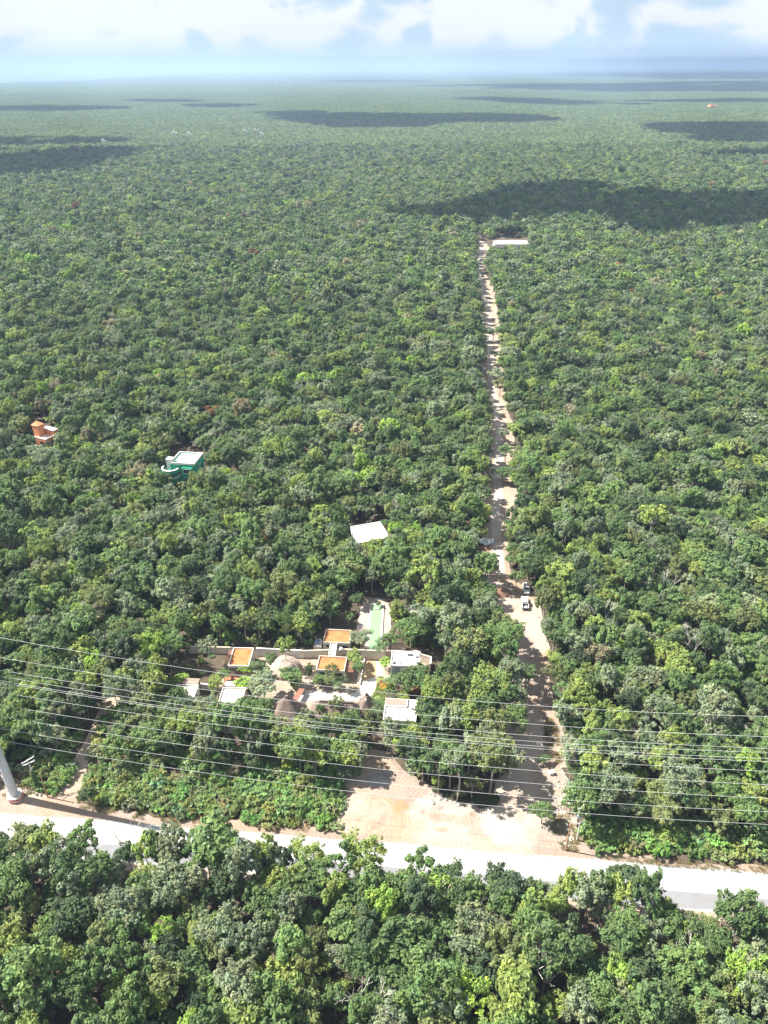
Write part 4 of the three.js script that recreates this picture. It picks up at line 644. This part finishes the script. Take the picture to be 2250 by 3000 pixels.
// ---------------------------------------------------------------- poles and wires
const galvanised = surface([0.5, 0.52, 0.55], { spread: 0.15, k: 3, k2: 40, metres: 4, rough: 0.55, metalness: 0.25 });
const pylon = G(46, 2338), PLANE = 0.9;
{
  const t = thing('steel_pylon', 'tall grey steel pole on a red and white striped footing', 'pylon', pylon.x, 0, pylon.z), H = 47;
  part(t, 'shaft', metreUV(new THREE.CylinderGeometry(0.36, 0.92, H - 0.9, 14).translate(0, (H - 0.9) / 2 + 0.9, 0)), galvanised);
  const stripe = makeTexture(128, (x, y) => { const k = ((x * 4 + y * 1.6) % 1 + 1) % 1, n = 0.9 + noise(x * 40, y * 40) * 0.15; return (k < 0.5 ? [0.45, 0.06, 0.06] : [0.66, 0.62, 0.58]).map((c) => c * n); }, true);
  part(t, 'footing', new THREE.CylinderGeometry(1.5, 1.55, 1.25, 32, 1, true).translate(0, 0.62, 0), new THREE.MeshStandardMaterial({ map: stripe, roughness: 0.9 })); part(t, 'footing_top', new THREE.CylinderGeometry(1.5, 1.5, 0.04, 32).translate(0, 1.25, 0), whiteWall);
  part(t, 'base_flange', new THREE.CylinderGeometry(1.15, 1.15, 0.12, 24).translate(0, 1.34, 0), galvanised); for (let i = 0; i < 10; i++) part(t, 'anchor_bolt', bar(V(Math.cos(i * 0.628) * 1.04, 1.3, Math.sin(i * 0.628) * 1.04), V(Math.cos(i * 0.628) * 1.04, 1.55, Math.sin(i * 0.628) * 1.04), 0.05), darkMetal);
  t.userData.arm = (y) => part(t, 'arm', bar(V(0, y, 0), V(0, y + 0.1, PLANE), 0.09, 0.06), galvanised);
  const runs = [[1868, 1985, 2063, 2099], [1926.6, 2039, 2118, 2158], [1963.7, 2073.5, 2152, 2192], [1981, 2094, 2168, 2204], [1994, 2105, 2181, 2222], [1999, 2110, 2188, 2231], [2028, 2138, 2213, 2260], [2066, 2175, 2253, 2299], [2099, 2209, 2292, 2338], [2134.5, 2247.6, 2334, 2377], [2170, 2281, 2370, 2414]];
  const names = ['topmost', 'second', 'third', 'fourth', 'fifth', 'sixth', 'seventh', 'eighth', 'ninth', 'tenth', 'lowest'], alu = plain(0.62, 0.62, 0.62, 0.5, { metalness: 0.15 });
  runs.forEach((ys, n) => {
    const pts = [0, 750, 1500, 2250].map((x, i) => { const o = V(0, EYE, 0), d = G(x, ys[i]).sub(o), k = (pylon.z + PLANE - 0.097 * pylon.x) / (d.z - 0.097 * d.x); return o.addScaledVector(d, k); });
    // least squares parabola of height over x
    const S = [0, 0, 0, 0, 0], T = [0, 0, 0]; for (const p of pts) { let u = 1; for (let k = 0; k < 5; k++) { S[k] += u; if (k < 3) T[k] += u * p.y; u *= p.x; } }
    const M = new THREE.Matrix3().set(S[0], S[1], S[2], S[1], S[2], S[3], S[2], S[3], S[4]).invert(), c = V(...T).applyMatrix3(M), at = (x) => c.x + c.y * x + c.z * x * x;
    const line = []; for (let i = 0; i <= 30; i++) { const x = lerp(pylon.x, 128, i / 30); line.push(V(x, at(x), pylon.z + PLANE + 0.097 * (x - pylon.x))); }
    single('power_line', `${names[n]} of the eleven power lines strung from the steel pole`, 'cable', tube(line, 0.023, 90, 5), alu, 'power lines');
    t.userData.arm(at(pylon.x) - 0.1);
  });
  delete t.userData.arm;
}
function woodPole(label, px, py, h, r, mat, name = 'wooden_pole') { const p = G(px, py); const t = thing(name, label, 'pole', p.x, 0, p.z); part(t, 'shaft', metreUV(new THREE.CylinderGeometry(r * 0.75, r, h, 10).translate(0, h / 2, 0)), mat); return t; }
const concrete = surface([0.5, 0.49, 0.46], { spread: 0.3, metres: 3 }), oldWood = surface([0.36, 0.22, 0.12], { spread: 0.5, k: 8, k2: 60, metres: 2, n: 128 });
{
  const t = woodPole('grey utility pole carrying a transformer can beside the overgrown verge', 1690, 2462, 10.5, 0.17, concrete, 'transformer_pole');
  part(t, 'transformer', new THREE.CylinderGeometry(0.36, 0.36, 0.95, 18).translate(-0.62, 7.6, 0.1), plain(0.6, 0.62, 0.63, 0.4)); part(t, 'bracket', merge([bx(0.7, 0.1, 0.1, -0.35, 7.9, 0.1), bx(0.7, 0.1, 0.1, -0.35, 7.3, 0.1)]), darkMetal);
  for (const [y, l, r] of [[9.9, 2.4, 0.5], [8.9, 2.2, -1.1], [5.1, 1.5, 0.1]]) { const a = part(t, 'crossarm', bx(l, 0.13, 0.13, 0, y, 0, r), steel); for (const k of [-1, 1]) part(a, 'insulator', new THREE.CylinderGeometry(0.06, 0.09, 0.24, 8).translate(Math.cos(r) * k * l * 0.45, y + 0.19, -Math.sin(r) * k * l * 0.45), whiteWall); }
}
woodPole('bare brown wooden pole beside the transformer pole', 1657, 2491, 7.6, 0.15, oldWood);
woodPole('slim brown wooden pole beside the vine-covered pole', 141, 2336, 7.2, 0.14, oldWood);
{
  const t = woodPole('vine-covered utility pole with slanting crossarms near the steel pole', 112, 2312, 9, 0.17, concrete, 'utility_pole');
  for (const [y, r, l] of [[8.8, 0.7, 2.6], [7.9, 0.5, 2.4]]) { const a = part(t, 'crossarm', bx(l, 0.12, 0.12).rotateZ(0.12).rotateY(r).translate(0, y, 0), steel); for (const k of [-1, 0, 1]) part(a, 'insulator', new THREE.CylinderGeometry(0.06, 0.09, 0.26, 8).translate(Math.cos(r) * k * l * 0.45, y + 0.2 + k * 0.14, -Math.sin(r) * k * l * 0.45), whiteWall); }
  const o = buffer(), rng = rngOf(61); for (let i = 0; i < 900; i++) { const a = rng() * 6.283, y = rng() * 5.6, rr = 0.2 + rng() * 0.5 * (1.1 - y / 8), v = 0.8 + rng() * 0.4; leaves(o, V(Math.cos(a) * rr, y, Math.sin(a) * rr), V(Math.cos(a), 0.4, Math.sin(a)), 1, 0.12 + rng() * 0.1, [v, v, v], rng); } part(t, 'vine', toGeometry(o), GREENS[0].m);
}
woodPole('short white post at the road edge by the two vehicles', 1573, 1808, 3.4, 0.1, whiteWall, 'marker_post'); woodPole('short white post where the dirt road bends', 1604, 2050, 2.2, 0.12, whiteWall, 'marker_post');
{ // thin lines between the low poles
  const a = G(112, 2312), b = G(1690, 2462); for (const [y, y2, label] of [[8.9, 9.9, 'upper thin wire between the two utility poles'], [7.9, 8.9, 'lower thin wire between the two utility poles']]) { const l = []; for (let i = 0; i <= 16; i++) { const k = i / 16; l.push(V(lerp(a.x, b.x, k), lerp(y, y2, k) - 2.2 * 4 * k * (1 - k) * 0.8, lerp(a.z, b.z, k))); } single('thin_wire', label, 'cable', tube(l, 0.014, 60, 4), darkMetal); }
}
{ const p = G(1615, 2268), t = thing('concrete_box', 'white concrete box on the right edge of the dirt road', 'box', p.x, 0, p.z, 0.15); part(t, 'body', bx(0.95, 0.75, 0.8, 0, 0.375, 0), whiteWall); part(t, 'lid', bx(1.05, 0.1, 0.9, 0, 0.8, 0), whiteRoof); }
{ const p = G(1621, 2402), t = thing('meter_box', 'dark grey square box on a post behind the roadside shrub', 'box', p.x, 0, p.z, 0.1); part(t, 'post', bx(0.12, 1.1, 0.12, 0, 0.55, -0.05), concrete); part(t, 'case', bx(0.85, 0.85, 0.3, 0, 1.4, 0), plain(0.16, 0.15, 0.15, 0.7)); }
{ const p = G(1672, 2462), t = thing('white_marker', 'small white pointed marker between the wooden and transformer poles', 'marker', p.x, 0, p.z); part(t, 'post', new THREE.CylinderGeometry(0.07, 0.16, 1.5, 8).translate(0, 0.75, 0), whiteWall); part(t, 'foot', new THREE.CylinderGeometry(0.28, 0.34, 0.25, 10).translate(0, 0.12, 0), whiteWall); }
// a heap of metal sheets at the roadside
{
  const p = G(1424, 1590), t = thing('scrap_heap', 'crumpled silver sheets dumped beside the dirt road', 'scrap', p.x, 0, p.z), m = plain(0.55, 0.58, 0.6, 0.4, { metalness: 0.5, side: THREE.DoubleSide });
  [[-0.9, 0.9, 0, 3, 2.2, 0.3], [0.9, 0.8, -0.5, 3.2, 2, -0.4], [0.3, 1.0, 0.8, 2.6, 1.8, 0.9], [-1.4, 0.6, 0.6, 1.8, 1.4, 1.6]].forEach(([x, y, z, w, d, r], i) => { const g = new THREE.PlaneGeometry(w, d, 16, 12).rotateX(-Math.PI / 2), q = g.attributes.position; for (let k = 0; k < q.count; k++) q.setY(k, (fbm(q.getX(k) * 0.8 + i * 9, q.getZ(k) * 0.8, 3) - 0.5) * 1.9 - Math.abs(q.getX(k)) * 0.25); g.computeVertexNormals(); part(t, 'metal_sheet', g.rotateY(r).translate(x, y, z), m); });
}
// earth and rock
function mound(name, label, c, w, h, d, mat, seed) { const g = new THREE.SphereGeometry(1, 40, 20, 0, 6.2832, 0, Math.PI / 2), q = g.attributes.position; for (let i = 0; i < q.count; i++) { const x = q.getX(i), z = q.getZ(i), r = Math.hypot(x, z), y = Math.pow(clamp(1 - r * r), 1.4) * (0.6 + fbm(x * 2.4 + seed, z * 2.4, 4) * 0.9); q.setXYZ(i, x * w, y * h - 0.05, z * d); } g.computeVertexNormals(); const uv = g.attributes.uv; for (let i = 0; i < q.count; i++) uv.setXY(i, q.getX(i), q.getZ(i)); const m = single(name, label, 'mound', g, mat); m.position.set(c.x, 0, c.z); return m; }
const brownSoil = surface([0.2, 0.12, 0.075], { spread: 0.8, k: 6, k2: 50, metres: 5, bump: 0.1, seed: 17 }), paleSoil = surface([0.33, 0.26, 0.2], { spread: 0.45, k: 6, k2: 50, metres: 7, bump: 0.15, seed: 18 });
mound('earth_heap', 'heap of brown earth beside the dirt road, across from the vehicles', G(1466, 1738), 3.6, 1.5, 2.6, brownSoil, 1);
mound('earth_heap', 'brown earth pile below the scrap heap', G(1418, 1608), 2.4, 1.2, 1.6, brownSoil, 5);
mound('sand_bank', 'low bank of pale sand along the bushy side of the clearing', G(1050, 2385), 7.5, 0.9, 5.5, paleSoil, 9);
mound('gravel_heap', 'grey gravel heap at the back of the clearing', G(1110, 2285), 3.2, 0.4, 1.9, surface([0.24, 0.23, 0.225], { spread: 0.5, k: 8, k2: 60, metres: 4, bump: 0.12 }), 12);
{
  const shapes = [0, 1, 2, 3].map((k) => { const g = new THREE.IcosahedronGeometry(1, 2), q = g.attributes.position; for (let i = 0; i < q.count; i++) { const s = 0.72 + noise(q.getX(i) * 1.7 + k * 9, q.getZ(i) * 1.7 + q.getY(i) * 2.1) * 0.55; q.setXYZ(i, q.getX(i) * s * 1.2, q.getY(i) * s * 0.75, q.getZ(i) * s); } g.computeVertexNormals(); return g; });
  const stone = surface([0.3, 0.28, 0.255], { spread: 0.5, metres: 1, n: 128 }), paleStone = surface([0.4, 0.375, 0.35], { spread: 0.4, metres: 1, n: 128, seed: 3 }), rng = rngOf(77);
  const rock = (px, py, s, label, group) => { const p = G(px, py), m = single('rock', label, 'rock', shapes[Math.floor(rng() * 4)], rng() < 0.5 ? stone : paleStone, group); m.position.set(p.x, s * 0.3, p.z); m.scale.setScalar(s); m.rotation.y = rng() * 6; };
  for (let i = 0; i < 70; i++) { const y = 2120 + rng() * 370, k = (y - 2120) / 370; rock(1640 + k * 10 + (rng() - 0.5) * 40, y, 0.09 + rng() * rng() * 0.3, 'limestone rock in the rubble along the right edge of the clearing', 'rubble rocks right of the clearing'); }
  for (const [x, y, s] of [[57, 2250, 0.75], [46, 2253, 0.35], [112, 2221, 0.6], [160, 2314, 0.9], [140, 2240, 0.4]]) rock(x, y, s, 'pale boulder among the shrubs beside the steel pole', 'boulders by the steel pole');
  for (let i = 0; i < 26; i++) rock(1262 + rng() * 90, 2312 + rng() * 46, 0.14 + rng() * 0.28, 'stone at the foot of the lone leaning trunk', 'stones at the leaning trunk');
  for (let i = 0; i < 16; i++) rock(1000 + rng() * 70, 2380 + rng() * 50, 0.14 + rng() * 0.3, 'stone on the low sand bank beside the bushes', 'stones on the sand bank');
  for (const [x, y, s] of [[310, 2272, 0.8], [430, 2290, 0.9], [335, 2268, 0.5], [1880, 2440, 0.7], [1800, 2435, 0.55]]) rock(x, y, s, 'large pale boulder half hidden in the verge shrubs', 'boulders in the verge shrubs');
}

// ---------------------------------------------------------------- planted and free-standing trees
function plantAt(name, label, category, px, py, h, R, kind, g, trunkMat = bark, group) {
  const m = models[kind], mid = h - R * 0.6, p = G(px, py, Math.max(0.3, mid)), t = thing(name, label, category, p.x, 0, p.z, (px * 7 + py * 3) % 6.28, group); t.scale.set(R / m.R, h / m.h, R / m.R); part(t, 'trunk', m.trunk, trunkMat); part(t, 'crown', m.crown, GREENS[g].m); return t;
}
const garden = [
  ['garden_tree', 'small leafy tree on the stone terrace left of the pool', 1020, 1806, 3.6, 1.5, 3, 1, 0], ['garden_tree', 'small dark tree at the far corner of the pool terrace', 1045, 1752, 4.6, 1.8, 0, 0, 0], ['garden_tree', 'big spreading tree right of the pool over the pool cottage', 1205, 1840, 9, 4, 1, 1, 0], ['garden_tree', 'large grey-green tree beside the pool cottage', 1240, 1800, 9, 3.4, 4, 3, 0], ['garden_tree', 'yellow-tipped tree above the brown pergola', 1180, 1815, 7.5, 2.6, 6, 2, 0], ['garden_shrub', 'dark potted plant at the far end of the pool', 1110, 1768, 1.9, 0.8, 0, 0, 0],
  ['garden_tree', 'pale-trunked sparse tree left of the orange-roofed cottage', 607, 1886, 9.5, 2.7, 7, 3, 1], ['garden_tree', 'tall light green tree behind the round tent', 833, 1883, 9.5, 2.2, 5, 2, 1], ['garden_tree', 'round pale green tree between pool house and pool', 1058, 1869, 5.6, 2.7, 4, 3, 0],
  ['column_tree', 'dark narrow column of leaves between tent and house', 905, 1962, 6.5, 0.95, 2, 5, 0], ['garden_shrub', 'yellow-green shrub against the cottage wall', 722, 1960, 3.6, 1.6, 0, 6, 0], ['garden_shrub', 'lime green shrub by the grey-white cottage', 712, 2003, 3.4, 1.9, 6, 6, 0], ['garden_shrub', 'lime green shrub on the timber cottage roof edge', 530, 1988, 3.2, 1.5, 6, 6, 0],
  ['garden_tree', 'silvery grey-green tree before the round tent', 770, 2003, 7, 3.4, 6, 3, 1], ['garden_tree', 'bright green bushy tree against the round tent', 850, 1978, 5, 2.3, 6, 1, 0], ['garden_shrub', 'yellow-green shrub near the timber gate', 866, 2004, 2.6, 1.4, 0, 2, 0],
  ['garden_tree', 'yellowish leafy tree beside the dark red pergola', 1038, 1922, 4.6, 1.9, 6, 2, 0], ['garden_tree', 'dark green narrow tree beside the driveway', 1050, 1951, 4.2, 1.4, 2, 1, 0], ['garden_shrub', 'round lime shrub by the tall white house', 1129, 1944, 3.0, 1.6, 3, 6, 0],
  ['garden_tree', 'thin olive tree leaning before the orange-roofed house', 973, 1958, 7.5, 1.9, 7, 4, 0], ['garden_shrub', 'green shrub row before the near orange-roofed house', 935, 1990, 2.4, 1.6, 0, 1, 0], ['garden_shrub', 'olive bush under the house window', 962, 1993, 2.6, 1.5, 4, 4, 0], ['garden_shrub', 'pale green rounded shrub on the path edge', 989, 2009, 1.6, 1.1, 6, 3, 0],
  ['garden_tree', 'large dark green tree in front of the tall white house', 1212, 1984, 7.6, 3.4, 0, 0, 0], ['garden_tree', 'mid green tree right of the tall white house', 1256, 2002, 7.5, 2.8, 1, 1, 0], ['garden_tree', 'leafy tree behind the pool wall by the palm', 1144, 1868, 6.2, 2.2, 5, 1, 0], ['garden_shrub', 'dark shrub below the boundary wall by the tent', 792, 1927, 3, 1.6, 0, 0, 0], ['garden_shrub', 'green shrub between cottage and tent', 770, 1960, 3, 1.5, 1, 1, 0],
  ['garden_tree', 'sparse olive tree over the long thatch', 985, 2055, 6.8, 1.9, 7, 4, 1], ['garden_tree', 'grey-green tree right of the pyramid thatch', 898, 2092, 5.4, 1.7, 5, 3, 0], ['garden_tree', 'ragged tree against the rounded thatch end', 936, 2072, 5.5, 1.2, 7, 1, 0], ['garden_tree', 'green tree between the two thatch ridges', 1036, 2090, 5.2, 1.6, 7, 1, 0], ['garden_tree', 'small tree before the short thatch', 1076, 2088, 4.6, 1.2, 7, 4, 0],
  ['garden_tree', 'broad tree over the grey cottage roof', 600, 2064, 6.4, 2.4, 4, 3, 0], ['garden_tree', 'green tree left of the grey cottage', 517, 2034, 6.6, 2.5, 1, 1, 0], ['garden_shrub', 'yellow-green shrub between the two cottages', 632, 2000, 3.6, 1.9, 0, 2, 0], ['garden_shrub', 'trailing green shrub beside the red terrace', 655, 1975, 3.4, 1.6, 5, 1, 0], ['garden_shrub', 'lime shrub in front of the grey-white cottage', 655, 2080, 3.6, 1.5, 6, 6, 0], ['garden_shrub', 'yellow-green tree in front of the grey-white cottage', 690, 2078, 4.2, 1.8, 3, 2, 0], ['garden_tree', 'bright green tree left of the pyramid thatch', 772, 2068, 6, 2.5, 1, 1, 0], ['garden_tree', 'deep green tree beside the grey-white cottage', 735, 2058, 5, 2.1, 0, 0, 0],
  ['croton_shrub', 'red-leaved shrub at the lawn edge', 1120, 2003, 1.5, 0.9, 6, 7, 0], ['croton_shrub', 'dark red shrub under trees beside the white terrace house', 1219, 2026, 1.8, 1.2, 6, 7, 0], ['garden_tree', 'leafy green shrub behind the yellow shrub', 1145, 2022, 3.2, 1.5, 3, 1, 0], ['garden_shrub', 'olive shrubs along the white terrace house', 1180, 2040, 2.4, 1.8, 4, 2, 0],
  ['roadside_tree', 'leafy tree standing over the far end of the parked silver car', 1514, 1690, 6.4, 2.2, 3, 1, 0], ['roadside_tree', 'round green tree standing in the dirt road verge', 1483, 1388, 6, 3.6, 0, 0, 0], ['roadside_tree', 'thin tree on the strip between road and forest', 1482, 1318, 7, 3.0, 5, 1, 0], ['roadside_tree', 'small tree on the strip near two dead stems', 1477, 1268, 6, 2.2, 5, 3, 0], ['roadside_tree', 'dark round tree alone on the far dirt road', 1446, 978, 7, 4.2, 3, 0, 0], ['roadside_tree', 'ragged tree on the far dirt road', 1450, 1038, 7, 3.2, 7, 0, 1], ['roadside_tree', 'pale tall thicket at the far road edge', 1460, 1100, 9, 4.4, 2, 3, 0], ['roadside_tree', 'olive tree thicket below it on the far road edge', 1466, 1125, 8, 3.6, 5, 4, 0],
  ['roadside_tree', 'lone dense shrub-tree at the right corner of the clearing', 1592, 2375, 5.2, 2.1, 0, 1, 0], ['roadside_tree', 'grey-green leaning tree with pale limbs at the dirt road mouth', 1500, 2218, 9.5, 2.9, 7, 3, 1], ['roadside_tree', 'green shrub in the shade of the dirt road', 1594, 2225, 2.2, 1.2, 0, 0, 0], ['roadside_tree', 'dark tree overhanging the dirt road bend', 1545, 1965, 8, 2.4, 5, 0, 0], ['roadside_tree', 'tall open tree at the left of the lone trunk', 1240, 2215, 10, 3, 5, 0, 0],
];
garden.forEach(([name, label, px, py, h, R, kind, g, pale]) => plantAt(name, label, /shrub/.test(name) ? 'shrub' : 'tree', px, py, h, R, kind, g, pale ? paleBark : bark));
{ const m = leafMaterial(0.5, 0.3, 0.02), t = plantAt('croton_shrub', 'golden yellow shrub at the lawn edge', 'shrub', 1128, 2012, 1.6, 1.1, 6, 2); t.children[1].material = m; }
{ // the lone leaning trunk
  const p = G(1338, 2347), t = thing('leaning_tree', 'lone tall curved bare trunk with a thin grey crown at the clearing', 'tree', p.x, 0, p.z), o = buffer(), list = crownInto(o, rngOf(71), { h: 14.4, R: 2.3, flat: 0.7, clumps: 13, spread: 0.26, count: 900, leaf: 0.17, hollow: 0.4, x0: -1.3 });
  const top = V(-0.9, 10.6, 0); part(t, 'trunk', metreUV(merge([tube([V(0, -0.2, 0), V(0.15, 2.4, 0), V(0.35, 5.4, 0), V(0.1, 8, 0), top], 0.16, 30, 8), ...list.map((q) => bar(top, q.c.clone().setX(q.c.x - 1.3), 0.07, 0.025, 5))])), paleBark); part(t, 'crown', toGeometry(o), GREENS[3].m);
}
// bare, bleached trees
{
  const bare = [0, 1].map((k) => { const rng = rngOf(40 + k), gs = [], grow = (a, dir, l, r, n) => { const b = a.clone().addScaledVector(dir, l); gs.push(bar(a, b, r, r * 0.68, 5)); if (n > 0) for (let i = 0; i < (n > 3 ? 2 : 3); i++) grow(b, dir.clone().add(V((rng() - 0.5) * 1.5, (rng() - 0.25) * 0.8, (rng() - 0.5) * 1.5)).normalize(), l * (0.6 + rng() * 0.25), r * 0.66, n - 1); }; grow(V(0, -0.2, 0), V(0.08, 1, 0).normalize(), 4.2, 0.15, 4); return metreUV(merge(gs)); });
  const grey = surface([0.5, 0.46, 0.42], { spread: 0.35, metres: 1, n: 128, seed: 6 });
  [[1943, 1708, 'in the forest right of the parked vehicles'], [1772, 1806, 'with wide white limbs in the forest right of the dirt road'], [2051, 1898, 'standing in a dark gap above the power lines'], [2232, 2138, 'under the upper power lines'], [2060, 2130, 'with grey twigs among the power lines'], [1652, 2118, 'leaning beside the dirt road'], [374, 2480, 'bleached, at the road edge across from the forest track'], [723, 2525, 'with fine pale twigs across from the bushy verge'], [1100, 2905, 'with crooked pale limbs deep in the wood across the road'], [1240, 2620, 'with a thin pale stem in the wood across from the clearing'], [1160, 1500, 'above the blank white roof'], [900, 1150, 'in the mid forest left of the dirt road'], [1226, 1006, 'in the dark forest far up the dirt road'], [305, 880, 'pinkish grey in the far left forest'], [1555, 2790, 'grey and brittle in the wood across from the dirt road mouth'], [2040, 2840, 'with white limbs deep in the wood across from the overgrown verge']].forEach(([x, y, w], i) => { const p = G(x, y, 8), t = thing('bare_tree', `leafless pale tree ${w}`, 'tree', p.x, 0, p.z, i * 1.3); part(t, 'limbs', bare[i % 2], grey); t.scale.setScalar(i === 5 ? 0.5 : 0.92 + (i % 3) * 0.09); });
}
// palms
{
  const rng = rngOf(81), o = buffer(), L = 2.1; for (let i = 0; i < 22; i++) { const s = i / 21, x = s * L, y = 0.55 * Math.sin(s * 2.2) - s * s * 0.9; for (const k of [-1, 1]) { const l = 0.5 * Math.sin(0.35 + s * 2.6), c = V(x + 0.12, y - 0.06, k * l * 0.55); const v = 0.85 + rng() * 0.3; const q = [V(x, y, 0), V(x + 0.1, y, 0), V(x + 0.3, y - 0.18, k * l)]; const n = q[1].clone().sub(q[0]).cross(q[2].clone().sub(q[0])).normalize(); if (n.y < 0) n.negate(); for (const a of k > 0 ? [q[0], q[2], q[1]] : q) { o.p.push(a.x, a.y, a.z); o.n.push(n.x, n.y, n.z); o.c.push(v, v, v); } } }
  const frond = toGeometry(o), palmGreen = leafMaterial(0.085, 0.15, 0.04);
  [[997, 1992, 3.6, 'palm before the near orange-roofed house'], [1144, 1992, 4.4, 'palm in front of the tall white house window'], [1112, 1893, 3.4, 'palm bending over the near end of the pool'], [1128, 1880, 3.8, 'palm on the terrace beside the pool'], [1112, 2062, 4.6, 'palm beside the lawn at the short thatch'], [1106, 2084, 4.2, 'palm between short thatch and white terrace house'], [745, 1947, 3.4, 'small palm right of the orange-roofed cottage'], [1138, 2060, 4, 'palm at the corner of the timber terrace']].forEach(([x, y, h, label], n) => {
    const p = G(x, y, h), t = thing('palm_tree', label, 'palm', p.x, 0, p.z, n); part(t, 'trunk', metreUV(tube([V(0, -0.1, 0), V(0.1, h * 0.5, 0.05), V(0, h, 0)], 0.11, 12, 7)), bark);
    for (let i = 0; i < 15; i++) { const f = part(t, 'frond', frond, palmGreen); f.position.set(0, h, 0); f.rotation.set(0, i * 2.39996, ((i * 0.37) % 1) * 1.1 - 0.45, 'YXZ'); }
  });
}
// ---------------------------------------------------------------- low growth that nobody would count
{
  const shrubs = [0, 1, 2].map((k) => { const o = buffer(); crownInto(o, rngOf(210 + k), { h: 1.35, R: 1.15, flat: 0.62, clumps: 9, spread: 0.45, count: 620, leaf: 0.13, twigs: 5, spray: 0.24 }); return toGeometry(o); });
  const group = new THREE.Group(); group.name = 'undergrowth'; group.userData = { kind: 'stuff', label: 'low leafy undergrowth along the road verges and forest edges', category: 'undergrowth' }; scene.add(group);
  const rng = rngOf(55), lists = [[], [], []];
  const tones = [[0.2, 0.31, 0.08], [0.23, 0.34, 0.085], [0.18, 0.29, 0.085], [0.27, 0.36, 0.1], [0.22, 0.3, 0.13]];
  const fill = (poly, step, s0, s1, keep = 1) => { const g = groundPx(poly).map((p) => [p.x, p.z]), b = bounds(g); for (let x = b[0]; x < b[2]; x += step) for (let z = b[1]; z < b[3]; z += step) { const X = x + (rng() - 0.5) * step * 1.3, Z = z + (rng() - 0.5) * step * 1.3; if (!inPoly(g, X, Z) || rng() > keep) continue; lists[Math.floor(rng() * 3)].push({ x: X, z: Z, turn: rng() * 6.283, s: lerp(s0, s1, rng() * rng()), sy: 0.8 + rng() * 0.6, c: tones[Math.floor(rng() * 5)].map((v) => v * (0.8 + rng() * 0.4)) }); } };
  for (const [p, st, a, b, k] of LOW) fill(p, st, a, b, k);
  shrubs.forEach((geo, i) => { const im = new THREE.InstancedMesh(geo, white, lists[i].length), M = new THREE.Matrix4(), Q = new THREE.Quaternion(), c = new THREE.Color(); im.name = 'shrub_mass'; im.userData.kind = 'stuff'; lists[i].forEach((p, n) => { Q.setFromAxisAngle(V(0, 1, 0), p.turn); M.compose(V(p.x, 0, p.z), Q, V(p.s, p.s * p.sy, p.s)); im.setMatrixAt(n, M); c.setRGB(...p.c); im.setColorAt(n, c); }); shade(im); group.add(im); });
  // grass
  const o = buffer(); for (let i = 0; i < 14; i++) { const a = rng() * 6.283, r = rng() * 0.18, h = 0.22 + rng() * 0.25, l = V(Math.cos(a), 0, Math.sin(a)), v = 0.8 + rng() * 0.4, q = [V(r * l.x - 0.02 * l.z, 0, r * l.z + 0.02 * l.x), V(r * l.x + 0.02 * l.z, 0, r * l.z - 0.02 * l.x), V(l.x * (r + 0.16), h, l.z * (r + 0.16))]; const n = q[1].clone().sub(q[0]).cross(q[2].clone().sub(q[0])).normalize(); for (const p of q) { o.p.push(p.x, p.y, p.z); o.n.push(n.x, n.y, n.z); o.c.push(v, v, v); } }
  const tuft = toGeometry(o), spots = []; const sow = (poly, n, tone, s = 1) => { const g = groundPx(poly).map((p) => [p.x, p.z]), b = bounds(g); for (let i = 0; i < n; i++) { const x = lerp(b[0], b[2], rng()), z = lerp(b[1], b[3], rng()); if (inPoly(g, x, z) && noise(x * 0.5, z * 0.5) > 0.34) spots.push([x, z, s * (0.6 + rng() * 0.9), tone.map((v) => v * (0.75 + rng() * 0.5))]); } };
  const dry = [0.3, 0.26, 0.11], fresh = [0.14, 0.2, 0.045];
  sow([[225, 2335], [300, 2340], [480, 2380], [640, 2398], [640, 2416], [480, 2412], [330, 2388], [230, 2366]], 1500, dry, 1.2); sow([[225, 2320], [420, 2330], [560, 2370], [420, 2390], [230, 2350]], 1400, fresh, 1.3); sow([[0, 2275], [60, 2290], [100, 2325], [40, 2345], [0, 2330]], 700, dry); sow([[1400, 2330], [1440, 2325], [1466, 2338], [1455, 2358], [1405, 2368], [1390, 2350]], 2600, fresh, 0.9); sow([[1260, 2305], [1330, 2320], [1400, 2335], [1400, 2360], [1330, 2350], [1270, 2320]], 900, [0.1, 0.15, 0.04]); sow([[1600, 2080], [1640, 2140], [1650, 2230], [1610, 2250], [1590, 2180]], 1300, dry); sow([[1650, 2330], [1690, 2400], [1720, 2500], [1640, 2490], [1610, 2420]], 900, dry); sow([[1760, 2505], [2000, 2525], [2260, 2540], [2260, 2562], [2000, 2545], [1780, 2520]], 1100, dry); sow([[770, 2408], [960, 2425], [980, 2440], [780, 2430]], 500, dry);
  const lawnPx = [A(852, 1002), A(924, 1002), A(944, 1110), A(962, 1210), A(942, 1296), A(832, 1326), A(756, 1284), A(804, 1215), A(842, 1130)]; sow(lawnPx, 3500, [0.16, 0.2, 0.05], 0.35);
  const im = new THREE.InstancedMesh(tuft, white, spots.length), M = new THREE.Matrix4(), Q = new THREE.Quaternion(), c = new THREE.Color(); im.name = 'grass'; im.userData = { kind: 'stuff', label: 'grass tufts on the verges, the clearing edge and the lawn', category: 'grass' }; spots.forEach(([x, z, s, t], n) => { Q.setFromAxisAngle(V(0, 1, 0), n); M.compose(V(x, 0.01, z), Q, V(s, s, s)); im.setMatrixAt(n, M); c.setRGB(...t); im.setColorAt(n, c); }); shade(im); scene.add(im);
}
renderer.render(scene, camera);
